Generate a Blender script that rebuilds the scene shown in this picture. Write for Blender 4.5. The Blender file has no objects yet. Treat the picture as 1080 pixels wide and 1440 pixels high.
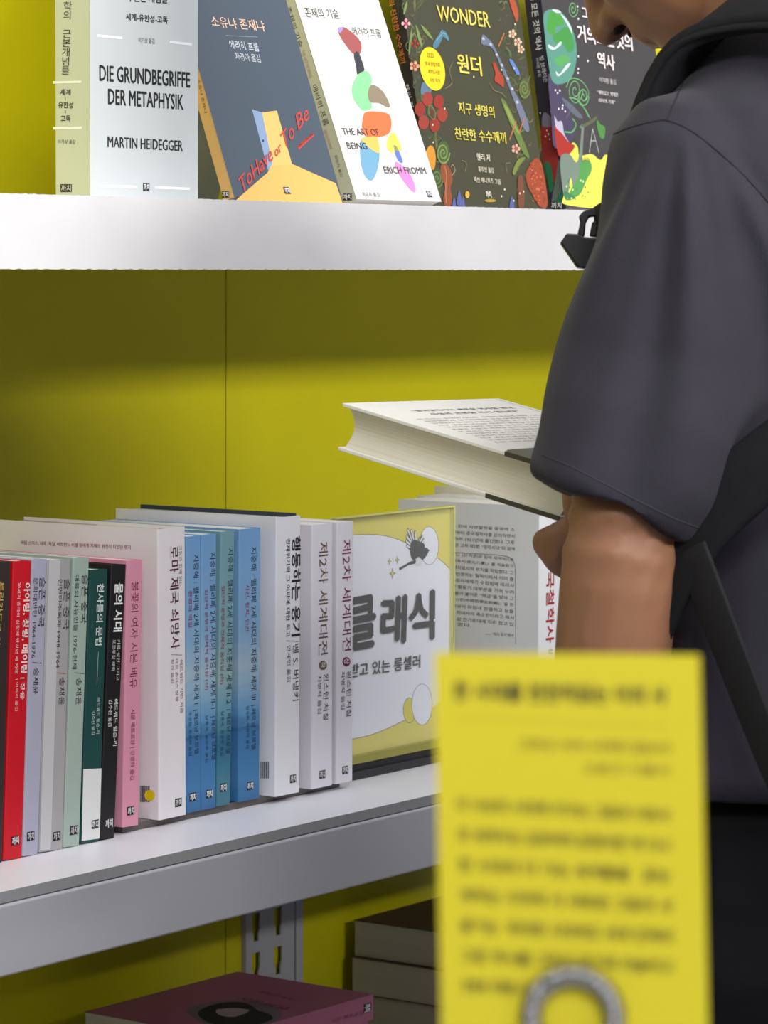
import bpy, bmesh, math, random
import numpy as np
from mathutils import Vector, Matrix
from mathutils.bvhtree import BVHTree
random.seed(7)
sc = bpy.context.scene
COL = sc.collection
class Deferred:                              # new objects are linked together at the end: keeps the build quick
    def __init__(s): s.items = []
    @property
    def objects(s): return s
    def link(s, o): s.items.append(o)
LATE = Deferred()
TMP = bpy.data.scenes.new('workbench')       # short-lived scene used to turn lettering and solids into meshes
def evaluated_mesh(o):
    TMP.collection.objects.link(o); vl = TMP.view_layers[0]; vl.update()
    me = bpy.data.meshes.new_from_object(o.evaluated_get(vl.depsgraph)); TMP.collection.objects.unlink(o)
    return me

# ------------------------------------------------------------------ camera
# millimetre frame: x along the shelf, y into the shelf, z=0 on the middle shelf board (0.86 m above the floor)
F_PX = 4700.0
CAM_R = np.array([[0.5748197769110475, 0.0581766239471906, -0.8162093509008831],
                  [-0.8182703170000621, 0.045729596148369155, -0.573011773310745],
                  [0.003989033536007866, 0.9972583840019668, 0.07389048077549891]])
CAM_C = np.array([0.0, -1517.2876, 430.6037])
OX, FLOOR = 2000.0, -860.0
def V(p):                                   # mm frame -> metres in the scene
    return Vector(((p[0] - OX) / 1000, p[1] / 1000, (p[2] - FLOOR) / 1000))
cam_data = bpy.data.cameras.new('camera')
cam_data.sensor_fit = 'VERTICAL'; cam_data.sensor_height = 36.0
cam_data.lens = 36.0 * F_PX / 1440.0
cam_data.clip_start = 0.05; cam_data.clip_end = 100
cam_data.dof.use_dof = True; cam_data.dof.focus_distance = 2.46
cam_data.dof.aperture_fstop = 23.0
cam = bpy.data.objects.new('camera', cam_data); COL.objects.link(cam)
_m = Matrix([list(r) for r in CAM_R]).to_4x4(); _m.translation = V(CAM_C)
cam.matrix_world = _m
sc.camera = cam

# ------------------------------------------------------------------ light
w = bpy.data.worlds.new('world'); sc.world = w; w.use_nodes = True
w.node_tree.nodes['Background'].inputs[0].default_value = (0.86, 0.90, 1.0, 1)
w.node_tree.nodes['Background'].inputs[1].default_value = 0.48
def area(name, loc, target, sx, sy, power, col=(1, 0.97, 0.93)):
    d = bpy.data.lights.new(name, 'AREA'); d.shape = 'RECTANGLE'; d.size = sx; d.size_y = sy
    d.energy = power; d.color = col
    o = bpy.data.objects.new(name, d); COL.objects.link(o); o.location = V(loc)
    o.rotation_euler = (V(target) - V(loc)).to_track_quat('-Z', 'Y').to_euler()
    return o
area('ceiling_lamp_front', (1300, -1700, 2300), (2100, 0, 100), 1.6, 0.5, 20)
area('ceiling_lamp_right', (3400, -1500, 2300), (2400, 0, 100), 1.6, 0.5, 14)
area('ceiling_lamp_hall', (1300, -5200, 1750), (2200, 300, 300), 1.8, 0.4, 168)
area('ceiling_lamp_left', (-600, -2600, 2200), (1800, 0, 200), 1.6, 0.5, 58)
sc.view_settings.view_transform = 'Standard'; sc.view_settings.look = 'None'
sc.view_settings.exposure = 0.30; sc.view_settings.gamma = 1.0
sc.view_settings.use_curve_mapping = False

# ------------------------------------------------------------------ measuring helpers (mm frame)
def ray(x, y): return CAM_R @ np.array([x - 540.0, 720.0 - y, -F_PX])
def onZ(x, y, z): r = ray(x, y); return CAM_C + r * ((z - CAM_C[2]) / r[2])
def onY(x, y, Y): r = ray(x, y); return CAM_C + r * ((Y - CAM_C[1]) / r[1])
def at(x, y, d): return CAM_C + ray(x, y) * (d / F_PX)
def nrm(v): v = np.array(v, float); return v / np.linalg.norm(v)
class Face:                                 # a flat face of a thing: point, outward normal
    def __init__(s, o, n): s.o = np.array(o, float); s.n = nrm(n)
    def hit(s, x, y):
        r = ray(x, y); return CAM_C + r * (np.dot(s.o - CAM_C, s.n) / np.dot(r, s.n))

# ------------------------------------------------------------------ materials
def lin(c):
    f = lambda v: v / 12.92 if v <= 0.04045 else ((v + 0.055) / 1.055) ** 2.4
    return tuple(f(v / 255.0) for v in c) + (1.0,)
MATS = {}
def mat(name, rgb, rough=0.55, spec=0.4, metal=0.0, grain=0.04, scale=60, bump=0.0, bscale=300, sss=0, alpha=1.0, trans=0.0, sheen=0.0, coat=0.0):
    if name in MATS: return MATS[name]
    m = bpy.data.materials.new(name); m.use_nodes = True; nt = m.node_tree
    b = nt.nodes['Principled BSDF']
    c = lin(rgb)
    if grain > 0:
        tc = nt.nodes.new('ShaderNodeTexCoord'); n = nt.nodes.new('ShaderNodeTexNoise')
        n.inputs['Scale'].default_value = scale; n.inputs['Detail'].default_value = 4
        nt.links.new(tc.outputs['Object'], n.inputs['Vector'])
        r = nt.nodes.new('ShaderNodeMapRange')
        r.inputs[1].default_value = 0.3; r.inputs[2].default_value = 0.7
        r.inputs[3].default_value = 1 - grain; r.inputs[4].default_value = 1 + grain
        nt.links.new(n.outputs['Fac'], r.inputs[0])
        x = nt.nodes.new('ShaderNodeMixRGB'); x.blend_type = 'MULTIPLY'; x.inputs[0].default_value = 1
        x.inputs[1].default_value = c; nt.links.new(r.outputs[0], x.inputs[2])
        nt.links.new(x.outputs[0], b.inputs['Base Color'])
    else: b.inputs['Base Color'].default_value = c
    b.inputs['Roughness'].default_value = rough; b.inputs['Metallic'].default_value = metal
    b.inputs['Specular IOR Level'].default_value = spec
    if bump > 0:
        tc = nt.nodes.new('ShaderNodeTexCoord'); n = nt.nodes.new('ShaderNodeTexNoise'); n.inputs['Scale'].default_value = bscale
        n.inputs['Detail'].default_value = 3
        nt.links.new(tc.outputs['Object'], n.inputs['Vector'])
        bp = nt.nodes.new('ShaderNodeBump'); bp.inputs['Strength'].default_value = bump; bp.inputs['Distance'].default_value = 0.001
        nt.links.new(n.outputs['Fac'], bp.inputs['Height']); nt.links.new(bp.outputs[0], b.inputs['Normal'])
    if sss: b.inputs['Subsurface Weight'].default_value = sss; b.inputs['Subsurface Radius'].default_value = (0.012, 0.004, 0.002); b.inputs['Subsurface Scale'].default_value = 0.4
    if sheen: b.inputs['Sheen Weight'].default_value = sheen
    if coat: b.inputs['Coat Weight'].default_value = coat; b.inputs['Coat Roughness'].default_value = 0.25
    b.inputs['Alpha'].default_value = alpha
    b.inputs['Transmission Weight'].default_value = trans
    MATS[name] = m; return m
def paper(rgb, rough=0.5):
    return mat('paper_%d_%d_%d' % rgb, rgb, rough=rough, grain=0.015, scale=25)
def ink(rgb): return mat('ink_%d_%d_%d' % rgb, rgb, rough=0.6, grain=0)
def page_mat(rgb=(226, 222, 208), axis=0, name='page_edges'):
    key = name + str(rgb) + str(axis)
    if key in MATS: return MATS[key]
    m = mat(key, rgb, rough=0.85, spec=0.1, grain=0)
    nt = m.node_tree; b = nt.nodes['Principled BSDF']
    tc = nt.nodes.new('ShaderNodeTexCoord'); mp = nt.nodes.new('ShaderNodeMapping')
    sca = [3, 3, 3]; sca[axis] = 2500; mp.inputs['Scale'].default_value = sca
    n = nt.nodes.new('ShaderNodeTexNoise'); n.inputs['Scale'].default_value = 1.0; n.inputs['Detail'].default_value = 2
    r = nt.nodes.new('ShaderNodeMapRange'); r.inputs[1].default_value = .3; r.inputs[2].default_value = .7; r.inputs[3].default_value = 0.86; r.inputs[4].default_value = 1.04
    x = nt.nodes.new('ShaderNodeMixRGB'); x.blend_type = 'MULTIPLY'; x.inputs[0].default_value = 1; x.inputs[1].default_value = lin(rgb)
    nt.links.new(tc.outputs['Object'], mp.inputs[0]); nt.links.new(mp.outputs[0], n.inputs['Vector'])
    nt.links.new(n.outputs['Fac'], r.inputs[0]); nt.links.new(r.outputs[0], x.inputs[2]); nt.links.new(x.outputs[0], b.inputs['Base Color'])
    MATS[key] = m; return m
def ramp_mat(name, stops, zmin, zmax, rough=0.4, wave=True):
    """printed sea-and-sky picture: colours change with height on the cover"""
    m = mat(name, (90, 140, 190), rough=rough, grain=0); nt = m.node_tree; b = nt.nodes['Principled BSDF']
    tc = nt.nodes.new('ShaderNodeTexCoord'); sp = nt.nodes.new('ShaderNodeSeparateXYZ'); nt.links.new(tc.outputs['Object'], sp.inputs[0])
    r = nt.nodes.new('ShaderNodeMapRange'); r.inputs[1].default_value = zmin; r.inputs[2].default_value = zmax
    nt.links.new(sp.outputs[2], r.inputs[0])
    mp = nt.nodes.new('ShaderNodeMapping'); mp.inputs['Scale'].default_value = (25, 6, 140)
    n = nt.nodes.new('ShaderNodeTexNoise'); n.inputs['Scale'].default_value = 1; n.inputs['Detail'].default_value = 5
    nt.links.new(tc.outputs['Object'], mp.inputs[0]); nt.links.new(mp.outputs[0], n.inputs['Vector'])
    ma = nt.nodes.new('ShaderNodeMath'); ma.operation = 'MULTIPLY_ADD'; ma.inputs[1].default_value = 0.10
    sb = nt.nodes.new('ShaderNodeMath'); sb.operation = 'SUBTRACT'; sb.inputs[1].default_value = 0.5
    nt.links.new(n.outputs['Fac'], sb.inputs[0]); nt.links.new(sb.outputs[0], ma.inputs[0]); nt.links.new(r.outputs[0], ma.inputs[2])
    cr = nt.nodes.new('ShaderNodeValToRGB'); nt.links.new(ma.outputs[0], cr.inputs[0])
    el = cr.color_ramp.elements
    while len(el) < len(stops): el.new(0.5)
    for e, (p, c) in zip(el, stops): e.position = p; e.color = lin(c)
    nt.links.new(cr.outputs[0], b.inputs['Base Color'])
    return m

# ------------------------------------------------------------------ object helpers
def tag(o, label=None, cat=None, group=None, kind=None):
    if label: o['label'] = label
    if cat: o['category'] = cat
    if group: o['group'] = group
    if kind: o['kind'] = kind
    return o
def empty(name, loc, label=None, cat=None, group=None, rot=None):
    o = bpy.data.objects.new(name, None); LATE.link(o)
    m = Matrix.Identity(4) if rot is None else Matrix([list(r) for r in rot]).to_4x4()
    m.translation = V(loc); o.matrix_world = m; o.empty_display_size = 0.02
    o['_m'] = [x for r in m for x in r]
    return tag(o, label, cat, group)
def wmat(o):
    if o is None: return Matrix.Identity(4)
    if '_m' in o: a = list(o['_m']); return Matrix([a[0:4], a[4:8], a[8:12], a[12:16]])
    return wmat(o.parent) if o.parent else Matrix.Identity(4)
def mesh_obj(name, verts, faces, mats, parent=None, smooth=False, midx=None, metres=False):
    """verts in the mm frame (or metres if metres) -> one mesh object, in its parent's frame"""
    inv = wmat(parent).inverted()
    P = [inv @ (Vector(v) if metres else V(v)) for v in verts]
    me = bpy.data.meshes.new(name); me.from_pydata([tuple(p) for p in P], [], [tuple(f) for f in faces])
    if not isinstance(mats, (list, tuple)): mats = [mats]
    for m in mats: me.materials.append(m)
    if midx is not None: me.polygons.foreach_set('material_index', midx)
    if smooth: me.polygons.foreach_set('use_smooth', [True] * len(me.polygons))
    me.update()
    o = bpy.data.objects.new(name, me); LATE.link(o)
    if parent: o.parent = parent
    return o
def fix_normals(o):
    bm = bmesh.new(); bm.from_mesh(o.data); bmesh.ops.recalc_face_normals(bm, faces=bm.faces); bm.to_mesh(o.data); bm.free()
    return o
def bevel(o, wdt, seg=2):
    bm = bmesh.new(); bm.from_mesh(o.data)
    es = [e for e in bm.edges if len(e.link_faces) == 2 and e.calc_face_angle(0) > 0.5]
    bmesh.ops.bevel(bm, geom=es, offset=wdt / 1000, segments=seg, affect='EDGES', profile=0.5)
    bm.to_mesh(o.data); bm.free(); return o
BOXF = [(0, 3, 2, 1), (4, 5, 6, 7), (0, 1, 5, 4), (1, 2, 6, 5), (2, 3, 7, 6), (3, 0, 4, 7)]
def box_verts(o, a, b, c):
    o, a, b, c = [np.array(q, float) for q in (o, a, b, c)]
    return [o, o + a, o + a + b, o + b, o + c, o + a + c, o + a + b + c, o + b + c]
def box(name, o, a, b, c, m, parent=None, bev=0.0):
    ob = fix_normals(mesh_obj(name, box_verts(o, a, b, c), BOXF, m, parent))
    if bev: bevel(ob, bev)
    return ob
def abox(name, x0, x1, y0, y1, z0, z1, m, parent=None, bev=0.0):
    return box(name, (x0, y0, z0), (x1 - x0, 0, 0), (0, y1 - y0, 0), (0, 0, z1 - z0), m, parent, bev)
def loft(rings, cap=True):
    n = len(rings[0]); v = [p for r in rings for p in r]; f = []
    for i in range(len(rings) - 1):
        for j in range(n):
            k = (j + 1) % n; f.append((i * n + j, i * n + k, (i + 1) * n + k, (i + 1) * n + j))
    if cap: f.append(tuple(range(n))[::-1]); f.append(tuple((len(rings) - 1) * n + j for j in range(n)))
    return v, f
def ell_ring(c, a, b, n=24):
    c, a, b = [np.array(q, float) for q in (c, a, b)]
    return [c + a * math.cos(2 * math.pi * i / n) + b * math.sin(2 * math.pi * i / n) for i in range(n)]
def smooth_path(pts, per=8):
    pts = [np.array(p, float) for p in pts]; out = []
    P = [2 * pts[0] - pts[1]] + pts + [2 * pts[-1] - pts[-2]]
    for i in range(1, len(P) - 2):
        for k in range(per):
            t = k / per; a, b, c, d = P[i - 1:i + 3]
            out.append(0.5 * ((2 * b) + (c - a) * t + (2 * a - 5 * b + 4 * c - d) * t * t + (3 * b - a - 3 * c + d) * t ** 3))
    out.append(pts[-1]); return out
def tube(pts, r, n=8):
    rings = []; pts = [np.array(p, float) for p in pts]
    rr = r if isinstance(r, (list, tuple, np.ndarray)) else [r] * len(pts)
    up = np.array([0.13, 0.2, 0.97])
    for i, p in enumerate(pts):
        t = nrm(pts[min(i + 1, len(pts) - 1)] - pts[max(i - 1, 0)])
        a = nrm(np.cross(t, up)) if abs(np.dot(t, up)) < 0.98 else nrm(np.cross(t, [1, 0, 0])); b = np.cross(t, a)
        rings.append(ell_ring(p, a * rr[i], b * rr[i], n))
    return loft(rings)

# ------------------------------------------------------------------ flat print
_txt_cache = {}
def glyphs(s, bold=0.0, shear=0.0, align='LEFT', line=1.0):
    """outlines of the words s as a flat mesh, one em high"""
    key = (s, bold, shear, align, line)
    if key in _txt_cache: return _txt_cache[key]
    cu = bpy.data.curves.new('lettering', 'FONT'); cu.body = s; cu.size = 1; cu.resolution_u = 2
    cu.offset = min(bold, 0.0); cu.shear = shear; cu.align_x = align; cu.space_line = line
    o = bpy.data.objects.new('lettering', cu)
    me = evaluated_mesh(o)
    vs = np.array([tuple(v.co) for v in me.vertices]); fs = [tuple(p.vertices) for p in me.polygons]
    bpy.data.objects.remove(o); bpy.data.curves.remove(cu); bpy.data.meshes.remove(me)
    if bold > 0 and len(vs):                 # heavier weight: the same outlines printed again, slightly shifted
        n = len(vs); d = bold * .9; sh = [(-d, 0, 0), (d, 0, 0)] + ([(0, -d * .7, 0), (0, d * .7, 0)] if bold >= .02 else [])
        vs = np.concatenate([vs + np.array((q[0], q[1], .025 * k)) for k, q in enumerate(sh)]); fs = [tuple(i + k * n for i in f_) for k in range(len(sh)) for f_ in fs]
    _txt_cache[key] = (vs, fs); return vs, fs
def text(parent, face, s, a, b, hp, rgb, name='title', bold=0.0, off=0.25, shear=0.0, align='LEFT', line=1.0):
    """set the words s on a face: the baseline runs from a to b, letters hp high (picture units of the reference)"""
    vs, fs = glyphs(s, bold, shear, align, line)
    if len(vs) == 0: return None
    A = face.hit(*a); B = face.hit(*b); L = np.linalg.norm(B - A); r = (B - A) / L
    up = np.cross(face.n, r)
    c = (a[0] + hp, a[1]) if abs(b[1] - a[1]) > abs(b[0] - a[0]) else (a[0], a[1] - hp)
    H = abs(np.dot(face.hit(*c) - A, up))
    mn = vs.min(0); mx = vs.max(0)
    u = (vs[:, 0] - mn[0]) / (mx[0] - mn[0]) * L; v = (vs[:, 1] - mn[1]) / (mx[1] - mn[1]) * H
    W = [A + r * uu + up * vv + face.n * (off + ww) for uu, vv, ww in zip(u, v, vs[:, 2])]
    return mesh_obj(name, W, fs, ink(rgb), parent)
def mark(parent, face, c, w_=8.5, h_=6.6, dark=(38, 38, 42), light=(235, 235, 235), name='publisher_mark', upv=None, rect=True, off=0.2):
    C = face.hit(*c)
    up = np.array([0, 0, 1.0]) if upv is None else np.array(upv, float)
    up = nrm(up - face.n * np.dot(up, face.n)); r = np.cross(up, face.n)
    vs, fs = glyphs('까치', 0.03)
    mn = vs.min(0); mx = vs.max(0)
    k = 0.86 if rect else 1.0
    T = [C + r * (((x - mn[0]) / (mx[0] - mn[0]) - .5) * w_ * k) + up * (((y - mn[1]) / (mx[1] - mn[1]) - .5) * h_ * k) + face.n * (off + 0.15 + z_) for x, y, z_ in vs]
    if not rect: return mesh_obj(name, T, fs, ink(light), parent)
    q = [C + r * (sx * w_ / 2) + up * (sy * h_ / 2) + face.n * off for sx, sy in ((-1, -1), (1, -1), (1, 1), (-1, 1))]
    n = len(q); return mesh_obj(name, q + T, [(0, 1, 2, 3)] + [tuple(i + n for i in f) for f in fs], [ink(dark), ink(light)], parent, midx=[0] + [1] * len(fs))
def curve_pts(px, closed=True, per=5):
    P = [np.array(p, float) for p in px]; n = len(P); out = []
    for i in range(n if closed else n - 1):
        a, b, c, d = (P[(i - 1) % n], P[i], P[(i + 1) % n], P[(i + 2) % n]) if closed else (P[max(i - 1, 0)], P[i], P[min(i + 1, n - 1)], P[min(i + 2, n - 1)])
        for k in range(per):
            t = k / per; out.append(tuple(0.5 * ((2 * b) + (c - a) * t + (2 * a - 5 * b + 4 * c - d) * t * t + (3 * b - a - 3 * c + d) * t ** 3)))
    if not closed: out.append(tuple(P[-1]))
    return out
class Art:
    """flat printed shapes on a face; outlines given where they lie on the printed page"""
    def __init__(s, face, base=0.08, step=0.02): s.f = face; s.v = []; s.p = []; s.m = []; s.mats = []; s.z = base; s.step = step
    def _mi(s, rgb):
        m = ink(rgb)
        if m not in s.mats: s.mats.append(m)
        return s.mats.index(m)
    def poly(s, px, rgb, curved=False):
        if curved: px = curve_pts(px)
        P = [s.f.hit(*q) + s.f.n * s.z for q in px]; i0 = len(s.v)
        s.v += P; s.p.append(tuple(range(i0, i0 + len(P)))); s.m.append(s._mi(rgb)); s.z += s.step
        return s
    def blob(s, px, rgb): return s.poly(px, rgb, True)
    def ellipse(s, c, rx, ry, rgb, rot=0, n=20):
        co, si = math.cos(rot), math.sin(rot)
        return s.poly([(c[0] + rx * math.cos(t) * co - ry * math.sin(t) * si, c[1] + rx * math.cos(t) * si + ry * math.sin(t) * co) for t in [2 * math.pi * i / n for i in range(n)]], rgb)
    def disc(s, c, r, rgb, n=28):               # a true circle of r mm on the page
        C = s.f.hit(*c); up = nrm(np.array([0, 0, 1.0]) - s.f.n * s.f.n[2]); rt = np.cross(up, s.f.n); i0 = len(s.v)
        s.v += [C + rt * (r * math.cos(2 * math.pi * i / n)) + up * (r * math.sin(2 * math.pi * i / n)) + s.f.n * s.z for i in range(n)]
        s.p.append(tuple(range(i0, i0 + n))); s.m.append(s._mi(rgb)); s.z += s.step; return s
    def line(s, px, wd, rgb, curved=False, closed=False):
        if curved: px = curve_pts(px, closed)
        elif closed: px = list(px) + [px[0]]
        P = [s.f.hit(*q) + s.f.n * s.z for q in px]; i0 = len(s.v); mi = s._mi(rgb)
        for i, p in enumerate(P):
            t = nrm(P[min(i + 1, len(P) - 1)] - P[max(i - 1, 0)]); q = np.cross(s.f.n, t) * wd / 2
            s.v += [p - q, p + q]
            if i: s.p.append((i0 + 2 * i - 2, i0 + 2 * i, i0 + 2 * i + 1, i0 + 2 * i - 1)); s.m.append(mi)
        s.z += s.step; return s
    def rect(s, c, w_, h_, rgb):
        C = s.f.hit(*c); up = nrm(np.array([0, 0, 1.0]) - s.f.n * s.f.n[2]); rt = np.cross(up, s.f.n); i0 = len(s.v)
        s.v += [C + rt * (a * w_ / 2) + up * (b * h_ / 2) + s.f.n * s.z for a, b in ((-1, -1), (1, -1), (1, 1), (-1, 1))]
        s.p.append((i0, i0 + 1, i0 + 2, i0 + 3)); s.m.append(s._mi(rgb)); s.z += s.step; return s
    def build(s, name, parent): return mesh_obj(name, s.v, s.p, s.mats, parent, midx=s.m)

# ------------------------------------------------------------------ setting
M_FLOOR = mat('floor_carpet', (58, 57, 58), rough=0.9, grain=0.08, scale=6)
f = abox('floor', -2600, 7000, -5600, 2000, FLOOR - 40, FLOOR, M_FLOOR); tag(f, kind='structure')
M_PART = mat('partition_grey', (150, 150, 152), rough=.8, grain=.03, scale=4)
for nm, a in (('wall_back', (-2600, 7000, 1990, 2040, FLOOR, 2300)), ('light_block_wall', (-2600, 7000, -3300, -3250, FLOOR, 1118)),
              ('wall_left', (-2640, -2600, -5600, 2040, FLOOR, 1640)), ('wall_right', (7000, 7040, -5600, 2040, FLOOR, 1640))):
    tag(abox(nm, *a, mat('light_block_dark', (44, 44, 48), rough=.9) if nm == 'light_block_wall' else M_PART), kind='structure')  # front partition is an added, unseen blocker keeping light off the lowest bay

M_YEL = mat('yellow_panel', (202, 194, 12), rough=0.42, spec=0.35, grain=0.03, scale=9, bump=0.05, bscale=60)
M_WHITE = mat('white_steel', (176, 176, 184), rough=0.33, spec=0.5, grain=0.02, scale=5)
M_BOARD = mat('white_board', (236, 236, 244), rough=0.38, grain=0.015, scale=10)
M_EDGE = mat('grey_edge_band', (150, 150, 154), rough=0.5, grain=0.03, scale=200)
M_COVER = mat('corrugated_plastic', (212, 211, 214), rough=0.5, grain=0.02, scale=30, bump=0.12, bscale=40)

PY = 400.0                                     # front of the yellow back panels
SEAM = onY(318, 380, PY)[0]
rack = empty('display_rack', (2500, 420, FLOOR), 'white steel display rack with yellow back panels and three shelves of books', 'rack')
tp = 12
for i, (x0, x1, z0, z1) in enumerate([(SEAM - 900, SEAM - 0.8, -420, 900), (SEAM + 0.8, SEAM + 900, -420, 900), (SEAM - 1800, SEAM - 901.6, -420, 900), (SEAM + 901.6, SEAM + 1800, -420, 900)]):
    abox('back_panel', x0, x1, PY, PY + tp, z0, z1, M_YEL, rack, 0.8)
XL, XR = SEAM - 1800, SEAM + 1800
# middle shelf: board with grey edge band, steel beam under it
XJ = 2436.0
M_DARKGAP = mat('dark_joint_strip', (40, 36, 38), rough=0.8)
abox('shelf_board', XL, XJ - 1.2, 0.6, PY - 1, -8.2, 0, M_BOARD, rack, 0.3)
abox('shelf_board', XJ + 1.2, XR, 0.6, PY - 1, -8.2, 0, M_BOARD, rack, 0.3)
abox('board_joint', XJ - 1.1, XJ + 1.1, 0.6, PY - 1, -8.2, -0.2, M_DARKGAP, rack)  # dark strip filling the joint between the two shelf boards
abox('edge_band', XL, XR, -0.2, 0.5, -8.0, -0.15, M_EDGE, rack)
def beam(name, z0, z1, y0, y1, m, r=2.4):
    prof = []
    for k in range(7): t = k / 6 * math.pi / 2; prof.append((y0 + r - r * math.cos(t), z1 - r + r * math.sin(t)))
    prof += [(y1, z1), (y1, z0 + 1)]
    prof += [(y0 + 1.5, z0), (y0, z0 + 1.5)]
    rings = [[(x, p[0], p[1]) for p in prof] for x in (XL, XR)]
    v, f_ = loft(rings); o = fix_normals(mesh_obj(name, v, f_, m, rack))
    return o
beam('shelf_beam', -59.2, -8.8, -1.2, 30, M_WHITE)
# upper shelf: board clad with white corrugated plastic whose cut edges are ragged
abox('shelf_board', XL, XR, 4, PY - 1, 458, 477.2, M_BOARD, rack)
def ragged(name, y0, y1, z0, z1, step=2.0):
    xs = np.arange(XL + 700, XR - 300, step); top = []; bot = []
    ph = 0
    for x in xs:
        ph = (x % 9.3) / 9.3
        j = 0.55 * abs(math.sin(math.pi * ph)) + 0.22 * math.sin(x * 0.7) * math.sin(x * 0.113)
        top.append(z1 - 0.7 + j); bot.append(z0 + 0.5 - 0.4 * abs(math.sin(math.pi * ph + 1)) + 0.2 * math.sin(x * 0.43))
    v = []; f_ = []
    for i, x in enumerate(xs): v += [(x, y0, bot[i]), (x, y0, top[i]), (x, y1, top[i]), (x, y1, bot[i])]
    for i in range(len(xs) - 1):
        a = 4 * i; b = a + 4
        for k in range(4): f_.append((a + k, a + (k + 1) % 4, b + (k + 1) % 4, b + k))
    f_ += [(3, 2, 1, 0), tuple(4 * (len(xs) - 1) + k for k in range(4))]
    return fix_normals(mesh_obj(name, v, f_, M_COVER, rack))
ragged('shelf_cladding', 0, 4, 426.2, 477.9)
abox('cladding_base', XL, XR, 4, 22, 427, 458, M_COVER, rack)
# the thin upper sheet of the cladding lies over the board
abox('cladding_top', XL, XR, 4.1, PY - 2, 477.25, 477.7, M_COVER, rack)
XBB = onY(250, 200, 170)[0]
abox('shade_backboard', XBB, XR, 170, 176, 478.2, 900, M_YEL, rack)  # added yellow board, set close so the gaps between books fall in shade
# lowest shelf
ZL = -330.0
abox('shelf_board', XL, XR, 0.6, PY - 1, ZL - 8, ZL, M_BOARD, rack, 0.3)
beam('shelf_beam', ZL - 60, ZL - 8.8, -1.2, 30, M_WHITE)
abox('kick_plate', XL, XR, 0, 10, FLOOR, ZL - 60, M_WHITE, rack)
# slotted upright below the middle shelf
UY = PY - 5
ua, ub = onY(345, 1310, UY)[0], onY(423, 1310, UY)[0]
def plate_with_slots(name, x0, x1, y, z0, z1, m, parent, th=2.0):
    cu = bpy.data.curves.new(name, 'CURVE'); cu.dimensions = '2D'; cu.fill_mode = 'BOTH'; cu.extrude = th / 2000
    def sp(pts):
        s = cu.splines.new('POLY'); s.points.add(len(pts) - 1); s.use_cyclic_u = True
        for q, p in zip(s.points, pts): q.co = (p[0] / 1000, p[1] / 1000, 0, 1)
    sp([(x0, z0), (x1, z0), (x1, z1), (x0, z1)])
    ww = x1 - x0
    for fx in (0.20, 0.66):
        z = z1 - 14
        while z > z0 + 30:
            cx = x0 + ww * fx; a = ww * 0.085; b = ww * 0.055
            sp([(cx - a, z), (cx + a, z), (cx + a, z - 15), (cx + b, z - 20), (cx + b, z - 27), (cx - b, z - 27), (cx - b, z - 20), (cx - a, z - 15)]); z -= 38
    o = bpy.data.objects.new(name, cu)
    me = evaluated_mesh(o)
    vs = [(v.co.x * 1000, y + v.co.z * 1000, v.co.y * 1000) for v in me.vertices]; fs = [tuple(p.vertices) for p in me.polygons]
    bpy.data.objects.remove(o); bpy.data.curves.remove(cu)
    return mesh_obj(name, vs, fs, m, parent)
plate_with_slots('upright_face', ua, ub - 12, UY, ZL, -60, M_WHITE, rack)
abox('upright_side', ua, ua + 2, UY + 1, PY, ZL, -60, M_WHITE, rack)
abox('upright_side', (ua + ub - 12) / 2 - 4, (ua + ub - 12) / 2 + 4, UY + 1.1, PY, ZL, -60, M_WHITE, rack)
abox('upright_side', ub - 11, ub, UY - 3, PY, ZL, -60, M_WHITE, rack, 0.6)
for xx in (XL + 20, XR - 60): abox('upright', xx, xx + 40, PY + tp + 0.5, PY + 52, FLOOR, 900, M_WHITE, rack)
abox('upright', SEAM - 20, SEAM + 20, PY + tp + 0.5, PY + 52, FLOOR, 900, M_WHITE, rack)

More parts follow.
